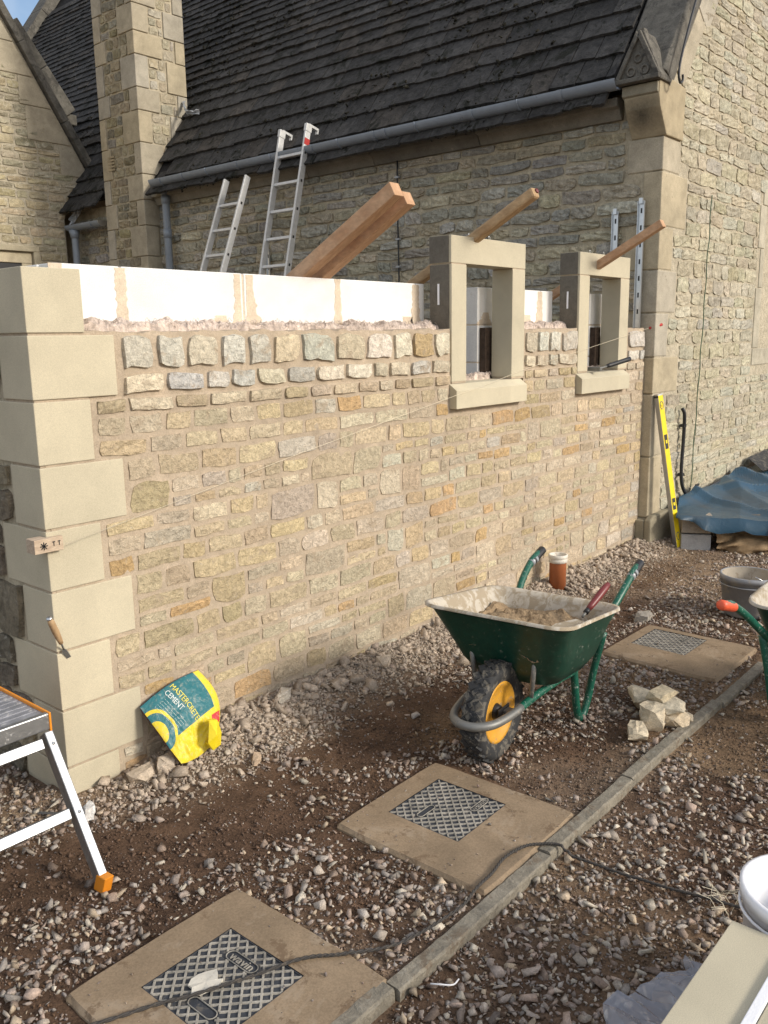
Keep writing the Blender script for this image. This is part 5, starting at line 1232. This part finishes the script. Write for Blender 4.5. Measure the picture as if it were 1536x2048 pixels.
# ------------------------------------------------------------------ cement bag
def bag():
    A, B, D, E = Vector((.300, -.030, .250)), Vector((.585, -.030, .315)), Vector((.535, -.195, .078)), Vector((.340, -.222, .058))
    t = thing('cement_bag', 'empty crumpled yellow and teal cement bag leaning against the new wall', 'cement bag', (.44, -.13, 0))
    nrm = ((B-A).cross(E-A)).normalized(); nrm = nrm if nrm.y < 0 else -nrm
    rng = random.Random(2)
    def S(s, tt):
        p = A.lerp(B, s).lerp(E.lerp(D, s), tt); e = math.sin(math.pi*min(1, max(0, s)))**.6*math.sin(math.pi*min(1, max(0, tt)))**.6
        p = p+Vector((1, 0, .1))*(.055*math.sin(math.pi*tt)*s*s)-Vector((0, 0, 1))*.02*math.sin(math.pi*s)*tt+Vector((0, 0, .035))*math.sin(math.pi*s)*(1-tt)*(.5)
        low = sstep(.45, .8, tt)
        cr = (float(fbm(s*.9+.3, tt*.9, .22, 4, 4))-.5)*.042*(.8+1.2*float(low))*max(e, .2)+abs(math.sin((s*4.2+tt*6)+3*float(fbm(s, tt, .3, 9, 2))))*.016*float(low)*e
        return p+nrm*(.022*e+cr)
    n = 56; V = [S(i/(n-1), j/(n-1)) for j in range(n) for i in range(n)]; F = [(j*n+i, j*n+i+1, (j+1)*n+i+1, (j+1)*n+i) for j in range(n-1) for i in range(n-1)]
    def mk(name, V, mat):
        me = bpy.data.meshes.new(name); me.from_pydata([tuple(v-wloc(t)) for v in V], [], F); uv = me.uv_layers.new(name='UVMap')
        for p in me.polygons:
            for li, vi in zip(p.loop_indices, p.vertices): uv.data[li].uv = ((vi % n)/(n-1), (vi//n)/(n-1))
            p.use_smooth = True
        me.materials.append(mat); o = bpy.data.objects.new(name, me); COL.objects.link(o); o.parent = t; return o
    m, nt, b = nmat('bag_print', .42, 0, .5); uvn = nt.nodes.new('ShaderNodeUVMap'); sp_ = nt.nodes.new('ShaderNodeSeparateXYZ'); nt.links.new(uvn.outputs[0], sp_.inputs[0])
    def mth(op, a, b_=None, c=None):
        q = nt.nodes.new('ShaderNodeMath'); q.operation = op
        for i, v in enumerate((a, b_, c)):
            if v is None: continue
            if isinstance(v, (int, float)): q.inputs[i].default_value = v
            else: nt.links.new(v, q.inputs[i])
        return q.outputs[0]
    s_, t_ = sp_.outputs[0], sp_.outputs[1]
    teal, yel, rd = (.0, .135, .165), (.74, .58, .015), (.55, .02, .03)
    line = mth('ADD', .665, mth('MULTIPLY', s_, -.10))
    isteal = mth('MULTIPLY', mth('LESS_THAN', t_, line), mth('LESS_THAN', s_, .90))
    c = mix(nt, isteal, yel, teal)
    rr = mth('SQRT', mth('ADD', mth('POWER', mth('MULTIPLY', mth('SUBTRACT', s_, .0), 1.25), 2), mth('POWER', mth('SUBTRACT', t_, .46), 2)))
    c = mix(nt, mth('LESS_THAN', rr, .34), c, yel); c = mix(nt, mth('LESS_THAN', rr, .285), c, teal); c = mix(nt, mth('LESS_THAN', rr, .17), c, yel)
    red = mth('MULTIPLY', mth('MULTIPLY', mth('GREATER_THAN', s_, .83), mth('LESS_THAN', s_, .985)), mth('MULTIPLY', mth('GREATER_THAN', t_, .66), mth('LESS_THAN', t_, .80)))
    c = mix(nt, red, c, rd)
    co = nt.nodes.new('ShaderNodeTexCoord').outputs['Object']; nn = noise(nt, co, 60, 6, .7); c = mix(nt, ramp(nt, nn, [(.52, g3(.04)), (.72, g3(.6))]), c, (.50, .44, .34))
    nt.links.new(c, b.inputs['Base Color']); bump(nt, b, noise(nt, co, 35, 4, .6, 1.0), .5, .01)
    mk('front_sheet', V, m)
    mk('back_sheet', [Vector((v.x+.004, max(min(v.y+.022, -.024), v.y+.008), v.z-.002)) for v in V], plain_mat('brown_bag_paper', (.12, .03, .03), .7))
    # lettering following the sheet
    inkY = plain_mat('yellow_ink', (.80, .70, .10), .5, var=0); inkW = plain_mat('white_ink', (.75, .80, .76), .5, var=0)
    def lay(txt, s0, t0, s1, t1, size, mat, name):
        V2, F2 = text_mesh(txt, 1.0, 0); w = max(v.x for v in V2)-min(v.x for v in V2); d = Vector((s1-s0, t1-t0)); q = Vector((d.y, -d.x)).normalized()
        out = []
        for v in V2:
            k = v.x/w+.5; s = s0+d.x*k+q.x*v.y*size; tt = t0+d.y*k+q.y*v.y*size*1.0; p = S(s, tt)
            out.append(p+nrm*.0022)
        G().add(out, F2).obj(name, mat, t)
    lay('MASTERCRETE', .50, .03, .60, .60, .105, inkY, 'lettering'); lay('CEMENT', .385, .06, .455, .38, .105, inkW, 'lettering')
    for i in range(5): 
        s = .335-.042*i; lay('- --- ---- -- ---- --- -----', s-.01, .14, s+.075, .56, .05, inkW, 'small_print')
    # folded corner flap at the side
    fl = G(); fp = [(.595, -.125, .13), (.640, -.12, .115), (.650, -.13, .06), (.628, -.15, .020), (.585, -.155, .012), (.565, -.15, .05), (.60, -.165, .075)]
    fp = [(-1.4676+(x-.040+1.4676)*.965, -2.832+(y+2.832)*.965, 1.65-(1.65-z)*.965) for x, y, z in fp]
    V = fp+[(x, y+.02, z) for x, y, z in fp]; k = len(fp); fl.add(V, [(6, 0, 1), (6, 1, 2), (6, 2, 3), (6, 3, 4), (6, 4, 5), (6, 5, 0)]+[(i, k+i, k+i+1, i+1) for i in range(5)]); fl.obj('folded_corner', plain_mat('yellow_bag_plastic', (.74, .58, .015), .42), t)
bag()

# ------------------------------------------------------------------ pile of stones and loose lumps
def rockobj(name, label, c, size, seed, col, rot=0, flat=.7, cat='stone', group=None, n=34):
    rng = random.Random(seed); bm = bmesh.new()
    for i in range(n):
        v = Vector((rng.uniform(-1, 1), rng.uniform(-1, 1), rng.uniform(-1, 1))); k = max(abs(v.x), abs(v.y), abs(v.z)); v = v/k*rng.uniform(.8, 1) if rng.random() < .8 else v.normalized()
        bm.verts.new(v)
    r = bmesh.ops.convex_hull(bm, input=bm.verts); bmesh.ops.delete(bm, geom=[e for e in r['geom_interior'] if isinstance(e, bmesh.types.BMVert)], context='VERTS')
    bmesh.ops.subdivide_edges(bm, edges=[e for e in bm.edges if e.calc_length() > .5], cuts=1, use_grid_fill=False); bmesh.ops.triangulate(bm, faces=bm.faces)
    V = []; F = []
    bm.verts.ensure_lookup_table()
    for i, v in enumerate(bm.verts): v.index = i
    ca, sa = math.cos(rot), math.sin(rot)
    for v in bm.verts:
        x, y, z = v.co.x*size[0]/2, v.co.y*size[1]/2, v.co.z*size[2]/2; j = .05*min(size)
        x += rng.uniform(-j, j); y += rng.uniform(-j, j); z += rng.uniform(-j, j); V.append((c[0]+x*ca-y*sa, c[1]+x*sa+y*ca, c[2]+z))
    F = [tuple(v.index for v in f.verts) for f in bm.faces]; bm.free()
    o = G().add(V, F, col).obj(name, M['rock'], None, c); tag(o, label, cat, group); return o
PC = (.62, .53, .39)
pg = 'cream rubble stones piled beside the kerb'
rockobj('rubble_stone', 'low cream stone lying apart in front of the small stone pile', (1.735, -1.435, .025), (.15, .09, .07), 1, PC, .5, group=pg)
rockobj('rubble_stone', 'tallest upright block in the middle of the cream stone pile', (1.88, -1.435, .048), (.11, .12, .11), 2, PC, .2, group=pg)
rockobj('rubble_stone', 'blocky cream stone at the kerb side base of the pile', (1.945, -1.50, .032), (.14, .11, .075), 3, (.60, .50, .36), -.4, group=pg)
rockobj('rubble_stone', 'cream stone stacked on the kerb side block of the pile', (1.955, -1.495, .086), (.13, .10, .045), 4, (.64, .56, .42), .3, group=pg)
rockobj('rubble_stone', 'flat cream stone bridging the top of the pile', (1.985, -1.43, .118), (.15, .09, .035), 5, (.58, .49, .34), -.2, group=pg)
rockobj('rubble_stone', 'flat slab stone sticking out at the back of the pile', (2.02, -1.32, .073), (.14, .10, .04), 6, (.64, .56, .42), .7, group=pg)
rockobj('rubble_stone', 'dark tilted stone under the back slab of the pile', (2.03, -1.33, .03), (.13, .10, .06), 16, (.40, .33, .24), .2, group=pg)
rockobj('rubble_stone', 'tiny cream chip beside the kerb next to the stone pile', (2.02, -1.535, .025), (.05, .04, .035), 7, PC, .4, group=pg)
lg = 'loose lumps on the ground'
rockobj('stone_lump', 'pale angular lump at the wall foot right of the cement bag', (.98, -.10, .075), (.10, .07, .08), 21, (.58, .52, .43), .4, cat='lump', group=lg)
rockobj('stone_lump', 'large pale lump at the wall foot just left of the cement bag', (.33, -.14, .035), (.10, .07, .07), 22, (.55, .46, .36), .9, cat='lump', group=lg)
rockobj('stone_lump', 'cracked mortar lump beside the lowest quoin block', (.24, -.12, .02), (.12, .08, .05), 23, (.52, .43, .33), .1, cat='lump', group=lg)
rockobj('stone_lump', 'flat tan stone lying on soil below the cement bag', (.60, -.36, .02), (.08, .04, .03), 24, (.55, .42, .30), .7, cat='lump', group=lg)
rockobj('stone_lump', 'pale tan lump on the soil bank left of the wheelbarrow front', (1.61, -.16, .07), (.09, .07, .07), 25, (.50, .42, .33), .3, cat='lump', group=lg)
rockobj('stone_lump', 'grey flat lump just behind the farthest drain slab', (3.20, -.80, .02), (.14, .09, .05), 26, (.34, .31, .27), .2, cat='lump', group=lg)
rockobj('white_chip', 'sharp white shard on the gravel beside the platform leg', (-.035, -.19, .02), (.06, .04, .055), 27, (.70, .68, .65), 1.2, cat='shard')

# ------------------------------------------------------------------ tarpaulin heap
def cloth(P00, P10, P11, P01, n, m, fn):
    P = [Vector(p) for p in (P00, P10, P11, P01)]; V = []
    for j in range(m):
        for i in range(n):
            u, v = i/(n-1), j/(m-1); p = P[0].lerp(P[1], u).lerp(P[3].lerp(P[2], u), v); V.append(p+Vector(fn(u, v, p)))
    return V, [(j*n+i, j*n+i+1, (j+1)*n+i+1, (j+1)*n+i) for j in range(m-1) for i in range(n-1)]
def tarp():
    f0, f1 = Vector((4.93, -.30, 0)), Vector((5.75, -1.75, 0)); fd = (f1-f0).normalized(); bk_ = Vector((.92, .30, 0))
    # blocks under the sheet
    i = 0
    for z in (.0, .155):
        for k in (0.0,):
            c = f0+fd*(.12)+Vector((.20, .10, z+.055)); o = G().obox(c, fd*.11, Vector((-fd.y, fd.x, 0))*.20, (0, 0, .072)).obj('concrete_block', stone_mat('grey_block%d' % i, False, (.33, .29, .24) if z else (.42, .42, .42), .85, 1.1, 14, 120, .5, .01), None, c, bevel=.006)
            tag(o, ('upper brownish' if z else 'lower grey')+' concrete block under the edge of the blue tarp', 'block', 'concrete blocks under the tarp'); i += 1
    rng = random.Random(5)
    def zt(p):  # top surface of hidden heap
        return .315+.10*float(fbm(p.x, p.y, .8, 3, 2))
    # hessian: hangs from the top edge to the ground, bulging folds
    a0, a1 = f0+fd*.28, f1+fd*.2
    def fh(u, v, p):
        k = abs(math.sin(v*5+9*float(fbm(u*2.2, v*.8, .30, 3, 2))+u*7)); b = .11*k+.12*(float(fbm(u*1.6, v, .3, 8, 3))-.4)+.12*(1-v)
        return (-b*.9, -.1*b, -.05*(1-v)*math.sin(u*9)*.3)
    V, F = cloth(a0+Vector((.13, 0, .0)), a1+Vector((.13, 0, .0)), a1+Vector((.26, .05, .29)), a0+Vector((.22, .05, .27)), 90, 46, fh)
    m, nt, b = nmat('hessian', .95, 0, .1); co = nt.nodes.new('ShaderNodeTexCoord').outputs['Object']
    w1 = noise(nt, co, 14, 6, .6); w2 = noise(nt, co, 320, 2, .7); c = mix(nt, ramp(nt, w1, [(.35, g3(0)), (.65, g3(1))]), (.38, .27, .16), (.24, .165, .095)); c = mix(nt, 1, c, ramp(nt, w2, [(.3, g3(.7)), (.7, g3(1.2))]), 'MULTIPLY'); nt.links.new(c, b.inputs['Base Color']); bump(nt, b, w2, .4, .003)
    o = G().add(V, F, (1, 1, 1), 0, True).obj('hessian_sheet', m, None, a0); tag(o, 'brown hessian sacking bunched on the ground below the blue tarp', 'hessian')
    # tarp top and front hang
    lr = random.Random(9); lines = [(lr.uniform(4.8, 8.5), lr.uniform(-1.7, -.1), lr.uniform(0, 3.14), lr.uniform(.05, .16), lr.uniform(.015, .045), lr.uniform(.5, 1.6)) for _ in range(34)]
    def ft(u, v, p):
        z = 0
        for lx, ly, an, w, am, ln in lines:
            dx, dy = p.x-lx, p.y-ly; d = abs(dx*math.sin(an)-dy*math.cos(an)); al = abs(dx*math.cos(an)+dy*math.sin(an))
            if d < w and al < ln: z += am*(1-d/w)*(1-(al/ln)**2)
        return (-.02, 0, z-.045+.07*(float(fbm(p.x, p.y, .7, 6, 2))-.5)+.05*sstep(.5, 1, v))
    top0, top1 = f0-fd*.01+Vector((-.02, .0, .312)), f1+fd*.1+Vector((-.01, .0, .315)); b0, b1 = Vector((5.35, -.13, .33)), Vector((9.3, -.13, .46))
    n = 130; V, F = cloth(top0, top1, b1, b0, n, 60, ft)
    # hanging hem in front, ragged
    H = []; rows_ = 9
    for j in range(rows_):
        for i in range(n):
            u = i/(n-1); p = Vector(V[i]); hang = (.25+.75*float(sstep(.03, .16, u)))*(.03+.09*float(fbm(u*7, 1.2, 1.0, 4, 3))+.05*abs(math.sin(u*11)))*(j/(rows_-1))
            H.append(p+Vector((-.035*math.sin(math.pi*.5*j/(rows_-1))-.028*(1-2*abs((u*7+.6*math.sin(u*13)) % 1-.5)*2)*(j/(rows_-1)), 0, -hang)))
    off = len(V); V2 = list(V)+H; F2 = list(F)+[(off+(j+1)*n+i, off+(j+1)*n+i+1, off+j*n+i+1, off+j*n+i) for j in range(rows_-1) for i in range(n-1)]
    m, nt, b = nmat('blue_tarp', .32, 0, .5); co = nt.nodes.new('ShaderNodeTexCoord').outputs['Object']; w1 = noise(nt, co, 3.5, 6, .6, .5); w2 = noise(nt, co, 30, 5, .6, 1)
    c = mix(nt, ramp(nt, w1, [(.5, g3(0)), (.68, g3(.65))]), (.022, .068, .115), (.075, .085, .09)); nt.links.new(c, b.inputs['Base Color']); nt.links.new(ramp(nt, w1, [(.4, g3(.28)), (.7, g3(.6))]), b.inputs['Roughness']); bump(nt, b, w2, .3, .01)
    o = G().add(V2, F2, (1, 1, 1), 0, False).obj('blue_tarp', m, None, top0); tag(o, 'crumpled dusty blue tarpaulin spread over a heap against the gable', 'tarpaulin')
    o = G().add(*cloth((6.85, -.30, .36), (7.8, -.6, .40), (8.0, -.14, .52), (6.95, -.12, .46), 20, 12, lambda u, v, p: (0, 0, .04*float(fbm(p.x, p.y, .2, 2, 3)))), (1, 1, 1), 0, True).obj('black_sheet', M['black2'], None, (7, -.3, .5)); tag(o, 'piece of dark grey sheeting showing above the blue tarp', 'sheet')
tarp()

# ------------------------------------------------------------------ cast stone lengths, polystyrene, bucket, plastic at lower right
t = thing('cast_lintel', 'long smooth cream cast stone lintel with a straight end, nearest the rope', 'lintel', (0, -2.3, .2))
G().box(-.9, .418, -2.385, -2.262, .20, .30).obj('lintel_body', M['cast'], t, bevel=.002)
o = G().box(-.9, .41, -2.408, -2.387, .19, .312).obj('polystyrene_strip', M['polystyrene'], None, (0, -2.4, .2), bevel=.002); tag(o, 'white polystyrene strip sandwiched between two cream cast stones', 'foam strip')
o = G().box(-.9, .40, -2.56, -2.410, .20, .305).obj('cast_lintel', M['cast'], None, (0, -2.5, .2), bevel=.002); tag(o, 'second cream cast stone beyond the white foam strip at the photo edge', 'lintel')
for x in (-.75, .12): 
    o = G().box(x-.10, x+.10, -2.55, -2.30, -.03, .1995).obj('concrete_block', M['castback'], None, (x, -2.4, 0), bevel=.004); tag(o, 'grey block propping up the cream lintels '+('at their near end' if x < 0 else 'at the bucket end'), 'block', 'blocks under the lintels')
bucket('clean white plastic bucket standing at the end of the cream lintels', (.585, -2.385, .01), .125, .150, .33, M['white'], M['white'], handle=False)
def plastic():
    m, nt, b = nmat('clear_plastic_sheet', .25, 0, .5); b.inputs['Base Color'].default_value = (.40, .43, .50, 1); b.inputs['Alpha'].default_value = .5
    V, F = cloth((.10, -2.02, .0), (.52, -2.15, .0), (.50, -2.36, .06), (-.35, -2.34, .05), 24, 13, lambda u, v, p: ((float(fbm(u, v, .2, 5, 2))-.5)*.1, (float(fbm(u, v, .17, 7, 2))-.5)*.12, .01+.10*(1-abs(2*float(fbm(p.x, p.y, .16, 6, 3))-1))-.035))
    jr = random.Random(3); V = [Vector(v)+Vector((jr.uniform(-.006, .006), jr.uniform(-.006, .006), jr.uniform(-.008, .012))) for v in V]; F = [t_ for q in F for t_ in ((q[0], q[1], q[2]), (q[0], q[2], q[3]))]
    o = G().add(V, F, (1, 1, 1), 0, False).obj('plastic_sheet', m, None, (.2, -2.2, 0)); tag(o, 'crumpled translucent plastic sheet on the gravel under the cream lintel', 'plastic sheet')
plastic()
g = G().tube(spline([(.085, -1.625, .004), (.09, -1.65, .012), (.115, -1.675, .008), (.145, -1.672, .004)], 5), .0022, 6)
tag(g.obj('plastic_tie', M['white'], None, (.1, -1.65, 0)), 'thin bent white plastic tie on the soil by the kerb', 'cable tie')
# dry grass wisps
g = G(); r = random.Random(4)
for k in range(16):
    x, y = .90+r.uniform(-.04, .04), -2.08+r.uniform(-.04, .04); z = float(gh(x, y)); a = r.uniform(0, 6.28); g.tube([(x, y, z), (x+.02*math.cos(a), y+.02*math.sin(a), z+.03), (x+.06*math.cos(a), y+.06*math.sin(a), z+.035)], .0009, 3, caps=False)
tag(g.obj('dry_grass', M['string'], None), 'few wisps of dry grass by the end of the rope', kind='stuff')
